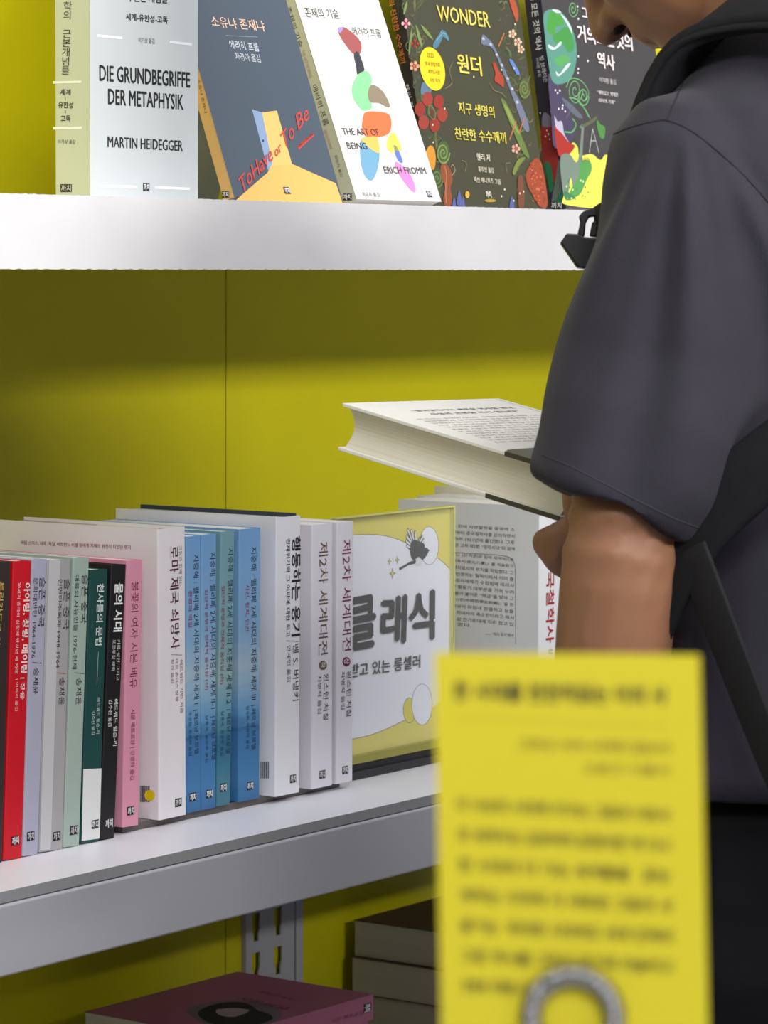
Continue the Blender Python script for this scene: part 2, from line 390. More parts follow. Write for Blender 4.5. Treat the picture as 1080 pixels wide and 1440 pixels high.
# ------------------------------------------------------------------ books
def Rlean(deg_side, deg_back=0.0, yaw=0.0):
    a, b, c = [math.radians(q) for q in (deg_side, deg_back, yaw)]
    Ry = np.array([[math.cos(a), 0, math.sin(a)], [0, 1, 0], [-math.sin(a), 0, math.cos(a)]])
    Rx = np.array([[1, 0, 0], [0, math.cos(b), math.sin(b)], [0, -math.sin(b), math.cos(b)]])
    Rz = np.array([[math.cos(c), -math.sin(c), 0], [math.sin(c), math.cos(c), 0], [0, 0, 1]])
    return Rz @ Rx @ Ry
def shelf_book(label, X0, T, H, Z0, Y0=76.0, lean=0.0, W=150.0, col=(200, 200, 200), back=None, mcover=None, pages=(232, 230, 222), group=None, yaw=0.0, cover_t=0.7, recess=0.6):
    """book stored upright, spine to the front (-y). lean = mm the top is shifted to +x"""
    R = Rlean(math.degrees(math.atan2(lean, H)), 0, yaw)
    O = np.array([X0, Y0, Z0 + max(0, T * math.sin(math.atan2(lean, H))) + .12]); ex, ey, ez = R[:, 0], R[:, 1], R[:, 2]
    root = empty('book', O, label, 'book', group, rot=R)
    c = cover_t; m = mcover or paper(col)
    # cover: left board, spine, right board as one folded sheet, spine edges slightly rounded
    r = min(1.2, T * 0.2); out = []; inn = []
    prof = [(0, W)] + [(r - r * math.cos(t), r - r * math.sin(t)) for t in (0, .52, 1.05, 1.57)] + [(T - r + r * math.sin(t), r - r * math.cos(t)) for t in (0, .52, 1.05, 1.57)] + [(T, W)]
    inp = [(c, W)] + [(c, r)] * 2 + [(max(c, r), c)] * 2 + [(T - max(c, r), c)] * 2 + [(T - c, r)] * 2 + [(T - c, W)]
    v = []
    for z in (0, H):
        for (x, y) in prof: v.append(O + ex * x + ey * y + ez * z)
        for (x, y) in inp: v.append(O + ex * x + ey * y + ez * z)
    n = len(prof); k = 2 * n; fs = []
    for i in range(n - 1):
        fs += [(i, i + 1, k + i + 1, k + i), (n + i + 1, n + i, k + n + i, k + n + i + 1), (i + 1, i, n + i, n + i + 1), (k + i, k + i + 1, k + n + i + 1, k + n + i)]
    fs += [(0, k, k + n, n), (n - 1, 2 * n - 1, k + 2 * n - 1, k + n - 1)]
    fs = [f_ for f_ in fs]
    cv = mesh_obj('cover', v, fs, m, root)
    bm = bmesh.new(); bm.from_mesh(cv.data); bmesh.ops.remove_doubles(bm, verts=bm.verts, dist=1e-6); bmesh.ops.recalc_face_normals(bm, faces=bm.faces); bm.to_mesh(cv.data); bm.free()
    if back is not None:   # boards of another colour than the spine
        v2 = box_verts(O - ex * 0.12 + ey * 1.5, ex * 0.1, ey * (W - 1.5), ez * H)
        fix_normals(mesh_obj('cover_side', v2, BOXF, paper(back), root))
    box('pages', O + ex * (c + .05) + ey * (c + 0.5) + ez * 0.6, ex * (T - 2 * c - .1), ey * (W - c - 1.3), ez * (H - 0.6 - recess), page_mat(pages), root)
    root_f = Face(O, -ey); left_f = Face(O, -ex)
    return root, root_f, left_f, (O, ex, ey, ez)
def row(bl, br, tr, Y, z0):
    a, b, t = onY(*bl, Y), onY(*br, Y), onY(*tr, Y)
    return a[0], b[0] - a[0], t[2] - z0, t[0] - b[0]

G = 'history and philosophy books standing on the middle shelf'
INK = (52, 48, 56)
# brown-black book at the left edge of the frame
x, t_, h, l = 1770.0, 22.6, 217.0, 11.0
b, fs_, fl, _ = shelf_book('dark brown book with gold spine lettering left of the red one', x, t_, h, 0, lean=l, W=150, col=(52, 42, 40), group=G)
text(b, fs_, '트리가드크 이야기', (-1, 818), (-9, 935), 7, (196, 160, 80), bold=.02)
mark(b, fs_, (-10, 1186))
# red
x, t_, h, l = row((5, 1211), (32, 1204), (46, 788), 76, 0)
b, fs_, fl, _ = shelf_book('bright red paperback with white spine lettering', x, t_ - .9, h, 0, lean=l, W=150, col=(200, 16, 34), group=G)
text(b, fs_, '아이링, 칭링, 메이링', (33.3, 819.3), (28.3, 946.7), 9.3, (240, 226, 226), bold=.03)
text(b, fs_, '20세기 중국의 심장에 있었던 세 자매', (24.8, 819), (20.2, 947), 4.3, (236, 200, 200), 'subtitle', .01)
text(b, fs_, '| 장융', (28.0, 953), (26.8, 984), 7, (240, 220, 220), 'author', .01)
text(b, fs_, '| 이옥지 옮김', (21.4, 955), (20.0, 1000), 4.3, (236, 200, 200), 'translator')
mark(b, fs_, (21.3, 1182), dark=(60, 22, 30))
# three volumes of one series
for nm, bl, br, tr, colr, side, tt, st, au, mk, lab in [
    ('lav', (32, 1204), (54.5, 1200), (68, 785.6), (172, 172, 192), None, ((55.2, 811.5), (52.8, 881.9), 9), ((47.3, 812), (43.6, 925.4), 6), ((47.2, 939.3), (45.7, 976.3), 7.5), (43, 1175.7), 'lavender grey paperback right of the red book'),
    ('grey', (71, 1201), (89.5, 1197), (101, 786), (168, 166, 168), (196, 196, 200), ((89.8, 814), (88.2, 885.6), 8.5), ((81.5, 814.3), (78.0, 939.3), 6), ((83.2, 953), (82.2, 992), 8), (79.6, 1175.7), 'light grey paperback between the lavender grey and the sage green ones'),
    ('sage', (89.5, 1196), (113, 1190), (127, 783), (164, 182, 173), None, ((114.9, 807.8), (113.1, 877), 9), ((105.2, 808), (101.5, 941), 6), ((107, 953), (106, 992), 8), (103.7, 1167.4), 'pale sage green paperback left of the dark green one')]:
    x, t_, h, l = row(bl, br, tr, 76, 0)
    if nm == 'grey': x -= 12.4; t_ += 12.4
    sub = {'lav': '문화대반란 1964-1976', 'grey': '인민민주독재 1948-1964', 'sage': '대륙의 자유인들 1976-현재'}[nm]
    b, fs_, fl, _ = shelf_book(lab, x, t_ - .9, h, 0, lean=l, W=150, col=colr, back=side, group=G, pages=(236, 236, 232))
    if nm == 'grey': Art(fs_).poly([(55.9, 1195), (71.2, 1195.5), (84.6, 788), (69, 787)], (196, 195, 198)).build('spine_fold', b)
    text(b, fs_, '슬픈 중국', *tt, INK, 'title', .0)
    text(b, fs_, sub, *st, (70, 66, 76), 'subtitle')
    text(b, fs_, '송재윤', *au, INK, 'author', .0)
    dx = {'lav': (45.5, 58, 931.5), 'grey': (80, 92, 946), 'sage': (104, 118, 946)}[nm]
    Art(fs_, .2).line([(dx[0], dx[2]), (dx[1], dx[2] + 1)], .5, (170, 90, 90) if nm == 'grey' else (90, 86, 96)).build('rule', b)
    mark(b, fs_, mk, light=(200, 200, 205))
# dark green with white lower part
x, t_, h, l = row((114, 1188), (140, 1184), (152.5, 800), 76, 0)
b, fs_, fl, _ = shelf_book('dark green paperback with white lower spine', x + .3, t_ - .6, h, 0, lean=l, W=140, col=(28, 74, 70), group=G, pages=(236, 234, 226))
Art(fs_).poly([(117.2, 1081.5), (142.6, 1080.5), (140.0, 1179), (114.8, 1182.5)], (226, 228, 228)).build('white_band', b)
text(b, fs_, '천사들의 문법', (136.5, 820.7), (133.7, 907.8), 9.5, (214, 224, 220), bold=.02)
Art(fs_, .2).line([(138, 916.7), (136, 963.3)], .4, (190, 205, 200)).build('rule', b)
text(b, fs_, '에드워드 윌슨-리', (135.8, 981), (135.0, 1032), 4.5, (200, 212, 208), 'author')
text(b, fs_, '김수진 옮김', (128.8, 1000), (128.4, 1033.5), 4.5, (200, 212, 208), 'translator')
mark(b, fs_, (133.8, 1159))
# black
x, t_, h, l = row((140, 1183), (161, 1180), (178, 793), 76, 0)
b, fs_, fl, _ = shelf_book('slim black paperback with bold white title between dark green and pink', x + .2, t_ - .2, h, 0, lean=l, W=142, col=(30, 28, 30), group=G, pages=(150, 60, 60))
text(b, fs_, '물의 시대', (161, 819.8), (158.9, 888.7), 12, (240, 240, 238), bold=.035)
text(b, fs_, '기록, 살인, 그리고', (164.2, 899.4), (162.8, 956.9), 4.8, (210, 210, 205), 'subtitle', .01)
text(b, fs_, '포르투갈 제국', (158, 899.4), (156.5, 943.9), 4.5, (210, 210, 205), 'subtitle', .01)
text(b, fs_, '에드워드 윌슨-리', (160, 983), (158.6, 1049), 5.6, (225, 225, 220), 'author', .015)
text(b, fs_, '김수진 옮김', (152.6, 984), (151.8, 1021.7), 5.2, (225, 225, 220), 'translator', .01)
mark(b, fs_, (153, 1157.8), rect=False, light=(235, 235, 235))
# pink
x, t_, h, l = row((166, 1165), (195, 1158), (201, 787), 76, 6)
b, fs_, fl, _ = shelf_book('pink paperback standing left of the wide white book', x + 5.6, t_ - 5.6, h, 6, lean=l, W=150, col=(222, 150, 174), group=G, pages=(240, 226, 228))
text(b, fs_, '불꽃의 여자 시몬 베유', (184.6, 818), (182.2, 968), 10.2, (120, 44, 74), bold=-.004)
text(b, fs_, '시몬 페트르망 | 강경화 옮김', (182.6, 997.6), (182.0, 1097), 7, (120, 50, 78), 'author')
mark(b, fs_, (183.6, 1140))
# wide white book with jacket
x, t_, h, l = row((224, 1155), (262, 1147), (260.3, 741), 76, 6)
b, fs_, fl, A_ = shelf_book('wide white jacketed book with plum title and yellow dot sticker', x, t_, h, 6, lean=-1.2, W=163, col=(234, 230, 234), group=G, pages=(196, 182, 160), recess=2.4)
text(b, fs_, '로마 제국 쇠망사', (238.0, 768.5), (240, 914), 12.5, (92, 40, 66), bold=.012)
text(b, fs_, '그림과 함께 읽는', (251.3, 767), (251.5, 825), 4.4, (120, 112, 116), 'series_line')
Art(fs_, .2).line([(240, 920.5), (256, 921)], .35, (120, 110, 115)).build('rule', b)
text(b, fs_, '에드워드 기번 지음', (252.5, 928), (253.3, 1003.5), 4.3, (110, 104, 108), 'author')
text(b, fs_, '데로 손더스 발췌', (246.2, 927), (246.6, 986), 4.3, (110, 104, 108), 'editor')
text(b, fs_, '황건 옮김', (240, 927), (240, 960.7), 4.3, (110, 104, 108), 'translator')
mark(b, fs_, (250.7, 1128.5))
text(b, fl, '애덤 스미스, 네루, 처칠, 버트런드 러셀 등에게 지혜의 원천이 되었던 명저', (29.5, 765.8), (184, 773), 6, (140, 66, 84), 'blurb', .012)
A = Art(fl, .1)
for k in range(9): A.poly([(197 + k * 1.55, 1105), (197.8 + k * 1.55 + (k % 3) * .25, 1105), (197.8 + k * 1.55 + (k % 3) * .25, 1127.5), (197 + k * 1.55, 1128)], (70, 50, 70))
A.ellipse((210.8, 1118.5), 7.4, 7.6, (226, 206, 10)).build('barcode_and_sticker', b)
# jacket flap seen along the top
O_, ex, ey, ez = A_
box('jacket_flap', O_ + ex * 2 + ey * 2 + ez * (h - 1.8), ex * 0.5, ey * 60, ez * 2.6, paper((222, 218, 214)), b)
# four blue volumes, sea pictures running over the spines
def seam_mat(i):
    a = [(0, (58, 110, 160)), (.08, (72, 128, 178)), (.25, (66, 120, 172)), (.27, (58, 104, 150)), (.33, (96, 152, 198)), (.44, (150, 184, 208)), (.5, (168, 192, 210)), (.62, (136, 176, 212)), (1, (116, 164, 214))]
    if i == 2: a = [(0, (66, 120, 140)), (.1, (72, 128, 148)), (.22, (50, 108, 140)), (.27, (70, 124, 150)), (.36, (108, 158, 180)), (.48, (150, 182, 182)), (.6, (132, 172, 180)), (1, (118, 162, 176))]
    m = ramp_mat('sea_print_%d' % i, a, 0.0, 0.215); return m
VOL = 'blue two-toned history volumes with sea pictures'
vols = [((262, 1143.5), (283, 1140), (283, 753), 'I', '환경의 역할', '주경철, 조준희 옮김', 'first blue sea volume, beside the wide white book', ((271.8, 780), (272.5, 990.5)), ((271.5, 999), (272.5, 1061)), ((264.7, 830.5), (264.4, 883.5)), ((265, 1000.7), (265.3, 1063)), (271, 1120.7)),
        ((283, 1140), (304, 1136), (304, 750.5), 'II-1', '집단적 운명과 전체적 움직임 (상)', '남종국, 윤은주 옮김', 'second blue sea volume, left of the teal one', ((295.2, 777), (296, 997)), ((295.7, 1008), (296.3, 1069)), ((286.8, 829), (287.6, 971)), ((288.4, 1006.7), (288.4, 1072.5)), (294.2, 1116.3)),
        ((304, 1136), (324, 1131), (330.5, 746.7), 'II-2', '집단적 운명과 전체적 움직임 (하)', '남종국, 윤은주 옮김', 'teal sea volume with slightly leaning spine', ((320.3, 771), (317.6, 990)), ((317.8, 998), (316.4, 1060)), ((310.8, 823.5), (308.8, 962.5)), ((310.7, 1000.7), (309.8, 1063)), (314, 1107.4)),
        ((335, 1128), (365, 1122), (366.7, 742), 'III', '사건, 정치, 인간', '임승휘, 박윤덕 옮김', 'thickest blue sea volume, left of the white book with black title', ((352.8, 769.5), (353.0, 984.7)), ((352.6, 992), (352.6, 1054)), ((345, 822), (344.5, 889)), ((346, 993), (346, 1052.6)), (351.7, 1105))]
for i, (bl, br, tr, num, sub, trn, lab, tt, au, st, tn, mk) in enumerate(vols):
    x, t_, h, l = row(bl, br, tr, 80, 6)
    if i == 1: l = 0.6
    if i == 0: x += 1.2; t_ -= 1.5
    if i == 2: x += .8; t_ -= .9
    if i == 3: x += .3
    b, fs_, fl, _ = shelf_book(lab, x, t_ - .2, h, 6, Y0=80, lean=l, W=150, mcover=seam_mat(i), group=VOL, pages=(240, 240, 238))
    text(b, fs_, '지중해 : 펠리페 2세 시대의 지중해 세계 ' + num, *tt, 7.6, (44, 62, 88), 'title')
    text(b, fs_, '| 페르낭 브로델', *au, 7, (40, 58, 84), 'author')
    text(b, fs_, sub, *st, 5.4, (150, 74, 110), 'subtitle', .01)
    text(b, fs_, trn, *tn, 4.2, (48, 66, 92), 'translator')
    mark(b, fs_, mk, light=(240, 240, 240), rect=(i != 9), dark=(34, 44, 60))
# white book, black title
x, t_, h, l = row((387, 1121), (421, 1117), (423, 725), 72, 6)
b, fs_, fl, A_ = shelf_book('tall white book with bold black title and barcode', x, t_, h, 6, Y0=72, lean=l, W=165, col=(232, 232, 238), group=G, pages=(230, 228, 220), recess=1.5)
text(b, fs_, '행동하는 용기', (410, 754.5), (409.4, 895.5), 12.6, (38, 36, 40), bold=.03)
text(b, fs_, '경제위기와 그 여파에 대한 회고', (402.3, 757), (402, 896), 5.6, (60, 58, 62), 'subtitle', .01)
Art(fs_, .2).line([(402, 901), (420, 902)], .35, (90, 90, 92)).build('rule', b)
text(b, fs_, '벤 S. 버냉키', (411.5, 906), (411.5, 986), 8.2, (60, 58, 62), 'author')
text(b, fs_, '안세민 옮김', (403.3, 908), (403.3, 958.7), 5.2, (70, 68, 72), 'translator')
mark(b, fs_, (412, 1095))
A = Art(fl, .1)
for k in range(8): A.poly([(366.6 + k * 1.5, 1071), (367.4 + k * 1.5 + (k % 2) * .3, 1071), (367.4 + k * 1.5 + (k % 2) * .3, 1095), (366.6 + k * 1.5, 1094.6)], (70, 72, 80))
A.build('barcode', b)
O_, ex, ey, ez = A_
box('navy_board', O_ + ex * (t_ - 5.5) + ey * 3 + ez * 1, ex * 3.2, ey * 158, ez * (h + 0.9), paper((52, 60, 76)), b)
box('jacket_flap', O_ + ex * 1 + ey * 2 + ez * (h - 2), ex * .5, ey * 90, ez * 2.6, paper((222, 222, 222)), b)
# two white volumes of the war history
for bl, br, tr, side, tcol, vol, tt, cc, au, tn, mk, lab, xs in [
    ((438.5, 1113), (467.5, 1107), (468, 736), (188, 186, 194), (108, 88, 76), '하', ((448, 762.5), (447.5, 922), 13), (454, 935.5), ((454.8, 947.5), (454.3, 1013), 7), ((446.7, 950), (446.7, 1003.7), 5.2), (453.3, 1089), 'white volume with brown title, left of the one with magenta title', 4),
    ((473, 1106), (496, 1100), (497, 733), (200, 198, 206), (120, 40, 92), '상', ((481, 759.7), (481.5, 916.7), 12.2), (487, 930.5), ((487.3, 943.8), (487, 1008), 6.6), ((479.7, 944.5), (479.7, 997.8), 5), (485.3, 1082.8), 'white volume with magenta title at the right end of the row', 0)]:
    x, t_, h, l = row(bl, br, tr, 72, 6)
    b, fs_, fl, _ = shelf_book(lab, x, t_, h, 6, Y0=72, lean=l, W=148, col=(228, 225, 234), group=G, pages=(244, 243, 240))
    text(b, fs_, '제2차 세계대전', *tt, tcol, 'title', .0)
    A = Art(fs_, .15).ellipse(cc, 5.6, 6.6, tcol); A.build('volume_disc', b)
    text(b, fs_, vol, (cc[0] - 3.6, cc[1] - 4.3), (cc[0] - 3.6, cc[1] + 4.3), 7.2, (225, 222, 225), 'volume_letter', .02, off=.4)
    text(b, fs_, '윈스턴 처칠', *au, (70, 62, 70), 'author')
    text(b, fs_, '차병직 옮김', *tn, (84, 76, 84), 'translator')
    mark(b, fs_, mk)
# low smoky riser under the right part of the row
ris = abox('book_riser', 1938, 2219, 84, 232, 0.1, 5.9, mat('smoky_acrylic', (92, 86, 84), rough=0.15, spec=.5, grain=.03), None, .3)
tag(ris, 'low smoky acrylic riser strip under the white and blue books', 'riser')

# ------------------------------------------------------------------ table sign on the middle shelf
SY = 100.0
sx0 = 2228.0; sx1 = onY(632, 713, SY)[0]; sz1 = onY(632, 713, SY)[2]; sz0 = onY(560, 1049, SY)[2]
sign = empty('sign_holder', ((sx0 + sx1) / 2, SY, 0), 'clear acrylic sign holder with yellow and white bestseller card, magpie print', 'sign')
m_ac = mat('clear_acrylic', (250, 250, 250), rough=0.05, spec=.5, grain=0, alpha=.06)
def translucent_print(name, rgb, a):
    m = mat(name, rgb, rough=.35, grain=0, coat=.3, alpha=a); return m
abox('acrylic_sheet', sx0, sx1, SY - 5.2, SY - 4.0, sz0, sz1, m_ac, sign)
abox('acrylic_edge', sx1, sx1 + 1.6, SY - 5.2, SY + .8, sz0, sz1, mat('yellow_edge', (222, 222, 130), rough=.2, grain=0, alpha=.8), sign)  # pale yellow edges of the acrylic holder
abox('acrylic_edge', sx0, sx1 + 1.6, SY - 5.2, SY + .8, sz1, sz1 + 1.4, mat('yellow_edge', (222, 222, 130)), sign)
abox('card_insert', sx0, sx1, SY - 0.5, SY, sz0, sz1, translucent_print('yellow_card', (222, 212, 96), .94), sign)
fS = Face((sx0, SY - .5, 0), (0, -1, 0))
def q2(x, y): return (470 + x / 3.27, 690 + y / 3.27)
A = Art(fS, .15, .01)
left_px = 488.0
wht = [(left_px, 690 + 208 / 3.27)] + curve_pts([q2(100, 204), q2(180, 202), q2(260, 214), q2(330, 240), q2(400, 275), q2(460, 300), q2(500, 330), q2(532, 362)], False) \
    + [q2(532, 900)] + curve_pts([q2(532, 940), q2(470, 985), q2(400, 1020), q2(330, 1052), q2(240, 1095), q2(160, 1125), q2(88, 1142), q2(60, 1146)], False)
A.poly(wht, (226, 229, 240))
ol = [q2(60, 205), q2(180, 202), q2(260, 214), q2(330, 240), q2(400, 275), q2(460, 300), q2(500, 330), q2(530, 360)]
A.line(ol, .5, (70, 66, 50), True)
A.line([q2(330, 1052), q2(240, 1095), q2(160, 1125), q2(60, 1146)], .5, (70, 66, 50), True)
A.ellipse(q2(435, 253), 14.0, 27.2, (64, 62, 60)).ellipse(q2(435, 253), 13.4, 26.6, (226, 229, 240))
A.ellipse(q2(345, 1010), 9, 18, (64, 62, 60)).ellipse(q2(345, 1010), 8.4, 17.4, (212, 202, 70))
A.ellipse(q2(403, 983), 14.8, 29.3, (64, 62, 60)).ellipse(q2(403, 983), 14.2, 28.7, (226, 229, 240))
# magpie: wings with pale feathers, dark body, head, tail
for (tx, ty) in ((335, 175), (352, 178), (370, 185), (330, 205), (328, 228), (392, 215), (405, 205), (412, 222), (330, 250)):
    A.line([q2(375, 285), q2(tx, ty)], 3.2, (46, 46, 50)); A.line([q2(378, 275), q2(tx + 1, ty + 3)], 1.9, (214, 216, 222))
A.blob([q2(350, 240), q2(372, 228), q2(400, 238), q2(414, 250), q2(410, 290), q2(395, 335), q2(372, 330), q2(350, 300)], (46, 46, 50))
A.blob([q2(400, 320), q2(405, 285), q2(415, 262), q2(432, 270), q2(428, 290), q2(412, 312)], (46, 46, 50))
A.poly([q2(428, 270), q2(440, 274), q2(430, 279)], (46, 46, 50))
A.blob([q2(368, 325), q2(385, 305), q2(402, 320), q2(400, 338), q2(378, 345)], (214, 216, 222))
A.poly([q2(295, 356), q2(350, 325), q2(375, 318), q2(372, 335), q2(340, 342), q2(300, 366)], (46, 46, 50))
for (cx, cy, r1, r2) in ((252, 325, 11, 18), (288, 318, 12, 19), (266, 380, 16, 27)):
    for k, cc in ((1.0, (80, 78, 50)), (.72, (206, 200, 110))):
        A.poly([q2(cx, cy - r2 * k), q2(cx + r1 * .25 * k, cy - r2 * .2 * k), q2(cx + r1 * k, cy), q2(cx + r1 * .25 * k, cy + r2 * .2 * k), q2(cx, cy + r2 * k), q2(cx - r1 * .25 * k, cy + r2 * .2 * k), q2(cx - r1 * k, cy), q2(cx - r1 * .25 * k, cy - r2 * .2 * k)], cc)
A.build('card_print', sign)
text(sign, fS, '클', (490, 916.5), (527.8, 909), 76, (36, 35, 36), 'headline', .045, off=1.2)
text(sign, fS, '래', (532.5, 907), (569.5, 904.5), 70, (36, 35, 36), 'headline', .045, off=1.2)
text(sign, fS, '식', (572.5, 904.5), (610, 899), 72, (36, 35, 36), 'headline', .045, off=1.2)
text(sign, fS, '받고 있는 롱셀러', (491, 953.5), (590, 939), 19.5, (56, 54, 54), 'subtitle', .025, off=.9)
mb = mat('black_base', (46, 46, 50), rough=.5)
abox('sign_base', sx0 - 2, sx1 + 30, SY - 6, SY + 60, 0.1, 7, mb, sign, .5)
abox('base_lip', sx0 - 2, sx1 + 2, SY + 1.2, SY + 8, 7, sz0 + 14, mb, sign, .5)
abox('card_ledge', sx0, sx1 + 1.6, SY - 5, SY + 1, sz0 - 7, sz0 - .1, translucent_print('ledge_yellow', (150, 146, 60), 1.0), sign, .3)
abox('ledge_support', sx0, sx1, SY - 2, SY + 1.1, 7.1, sz0 - 7.1, mb, sign)

# ------------------------------------------------------------------ books behind the sign and the arm
PX0 = 2456.0
b, fs_, fl, A_ = shelf_book('wide white book with red title and text box on its back cover, behind the sign', PX0, 44, 214.5, 6, Y0=41, W=150, col=(228, 230, 234), group='white books behind the sign', pages=(236, 234, 226))
SP = Face(A_[0], (0, -1, 0))
text(b, SP, '중국철학사', (768.3, 778), (767.2, 905), 11.4, (168, 40, 48), 'title', .02)
text(b, SP, '상', (771, 912), (771, 922), 6, (120, 118, 120), 'volume_letter')
lines = ['에서의) 귀국 후 한때 서양철학을 중국에 소', '대학 전당 1927년부터 중국철학사를 강의하면서', '대철학”을 완성하여 1931년에 출간했다. 그후', '제1편 “과학시대”로 고쳐 제2편 “경학시대”와 함께']
for i, s in enumerate(lines):
    text(b, fl, s, (596, 739.5 + i * 8.8), (724, 748 + i * 8.9), 5.4, (96, 94, 100), 'blurb', .006)
A = Art(fl, .1)
A.line([(596, 774), (640, 776.8), (700, 780.5)] + curve_pts([(700, 780.5), (712, 782.3), (720, 786.5), (724.6, 797)], False) + [(725.3, 905)], .55, (120, 118, 122))
A.build('text_box', b)
lines = ['철학사(中國哲學史)』(상·하권)로 일약 세계적으로', '면서 이른바 『정원육서(貞元六書)』를 저술함으', '철학자가 아닌 철학자로서의 위치를 확립했다. 그', '그는 이후 철학을 반영하는 철학이라서 이미 출', '위에서 존립되는 정치체제가 수립됨에 따라서', '가장 왕성한 저작 활동기 대부분을 거의 누려', '의 새방세계와 더불어 불어온 “해금”을 맞아 그', '면서 『중국철학사신편(中國哲學史新編)』을 완', '마지막 힘을 쏟아넣어 마침내 완결하고 눈을', '삶을 일관된 중국 현대사의 축소판이라고 해서', '난 그리고 신념의 삶 한가운데에 자리 잡고 있']
for i, s in enumerate(lines):
    text(b, fl, s, (592, 777.5 + i * 9.0), (722.5, 790 + i * 9.05), 5.2, (88, 86, 92), 'blurb', .006)
text(b, fl, '국철학사』였다.', (596, 876.5), (663, 882), 5.2, (88, 86, 92), 'blurb', .006)
text(b, fl, '—— “저자 후기”에서', (682, 893.5), (722, 896.5), 5.2, (88, 86, 92), 'blurb', .006)
shelf_book('plain white book with cream page edges right behind the wide white one', PX0 + 46, 40, 215, 6, Y0=36, W=166, col=(232, 230, 222), group='white books behind the sign')
shelf_book('tallest cream book behind the sign, under the held book', PX0 + 88, 42, 221, 6, Y0=40, W=172, col=(222, 220, 200), group='white books behind the sign')
r2 = abox('book_riser', PX0 - 2, PX0 + 140, 46, 190, 0.1, 5.9, MATS['smoky_acrylic'], None, .3)
tag(r2, 'low smoky acrylic riser strip under the white books behind the sign', 'riser')

# ------------------------------------------------------------------ face-out books on the upper shelf
ZU = 477.8
def faced_book(label, X0, W, H, T, Y0, back_deg, col, spine, yaw=0.0, pages=(232, 230, 222), side=0.0):
    """cover to the front; X0,Y0 = bottom corner between spine and front cover"""
    R = Rlean(side, -back_deg, yaw); R = R.copy()
    Rb = Rlean(0, back_deg, 0)
    a = math.radians(back_deg); c = math.radians(yaw); s = math.radians(side)
    ex = np.array([math.cos(c), math.sin(c), 0.0]); n0 = np.array([-math.sin(c), math.cos(c), 0.0])
    ez = np.array([0, 0, 1.0]) * math.cos(a) + n0 * math.sin(a); ey = np.cross(ez, ex)
    if side: ex, ez = ex * math.cos(s) - ez * math.sin(s), ez * math.cos(s) + ex * math.sin(s)
    lift = T * math.sin(a)
    O = np.array([X0, Y0, ZU + lift + .1])
    Rm = np.stack([ex, ey, ez], 1)
    root = empty('book', O, label, 'book', 'face-out books on the upper shelf', rot=Rm)
    c_ = .7
    box('front_cover', O, ex * W, ey * c_, ez * H, paper(col), root, .25)
    box('spine', O + ey * c_ * .02 - ex * .0, ex * c_, ey * T, ez * H, paper(spine), root, .0).location = (0, 0, 0)
    box('back_cover', O + ey * (T - c_) + ex * c_, ex * (W - c_), ey * c_, ez * H, paper(col), root)
    box('pages', O + ex * (c_ + .1) + ey * (c_ + .05) + ez * .5, ex * (W - 1.4), ey * (T - 2 * c_ - .1), ez * (H - 1), page_mat(pages, 1), root)
    up = ez
    return root, Face(O, -ey), Face(O, -ex), (O, ex, ey, ez)
def easel(label, X0, W, Y0, back_deg, T):
    """clear bent-acrylic easel the leaning book rests on"""
    a = math.radians(back_deg); n0 = np.array([0, 1.0, 0]); ez = np.array([0, math.sin(a), math.cos(a)]); ey = np.array([0, math.cos(a), -math.sin(a)])
    O = np.array([X0 + W * .3, Y0, ZU + T * math.sin(a) + .3]) + ey * (T + .8)
    O = O + ez * (1.5 + 2 * math.tan(a))
    m = mat('acrylic_grey', (196, 200, 196), rough=.15, spec=.5, grain=0)
    r = empty('book_easel', (X0 + W / 2, Y0 + 60, ZU), label, 'easel')
    box('back_rest', O, (W * .4, 0, 0), ey * 2, ez * 120, m, r)
    top = O + ez * 118 + ey * 2.1; foot = np.array([top[0], top[1] + 42, ZU + .2])
    box('rear_leg', foot, (W * .4, 0, 0), (0, 2, 0), top + np.array([0, -1.0, 0]) - foot + np.array([0, 1.2, 0]), m, r)
    return r
# tall pale grey-green book
b, fc, fsp, A_ = faced_book('upright pale grey-green book with condensed black German title', 1838, 152, 224, 29, 30, 0, (196, 202, 204), (192, 198, 160), yaw=8)
O_, ex, ey, ez = A_
for a, c in (((136, 50), (172, 53.5)), ((238.6, 59), (269.4, 62.5)), ((136, 261), (192.8, 263)), ((217.5, 263.5), (266.7, 265.5))):
    Art(fc, .15).line([a, c], 1.9, (236, 238, 244)).build('white_rule', b)
text(b, fc, '의 근본 개념들', (176, 2), (235.5, 5), 15, (44, 48, 44), 'title', .02)
text(b, fc, '세계-유한성-고독', (176.5, 28.5), (235.5, 33.5), 10.5, (46, 50, 46), 'subtitle', .02)
text(b, fc, '이기상 옮김', (194.5, 60), (217, 61.7), 7.5, (60, 62, 60), 'translator')
text(b, fc, 'DIE GRUNDBEGRIFFE', (139.4, 113.8), (267, 123.5), 23, (30, 32, 30), 'headline', .022)
text(b, fc, 'DER METAPHYSIK', (151.7, 146.8), (257.8, 154.7), 22.5, (30, 32, 30), 'headline', .022)
text(b, fc, 'MARTIN HEIDEGGER', (151, 207), (256.7, 212.7), 15.5, (34, 36, 34), 'author', .018)
mark(b, fc, (205.6, 263), 9.5, 6)
text(b, fsp, '학\n의\n\n근\n본\n개\n념\n들', (86.5, 105), (98, 105.3), 103, (44, 48, 34), 'title', .0, line=.95)
for s, a, c in (('세계', (84.9, 134), (99.4, 134.4)), ('유한성', (82.2, 152), (102.8, 152.5)), ('고독', (85.6, 171.2), (99.4, 171.5))):
    text(b, fsp, s, a, c, 9, (44, 48, 34), 'subtitle', .02)
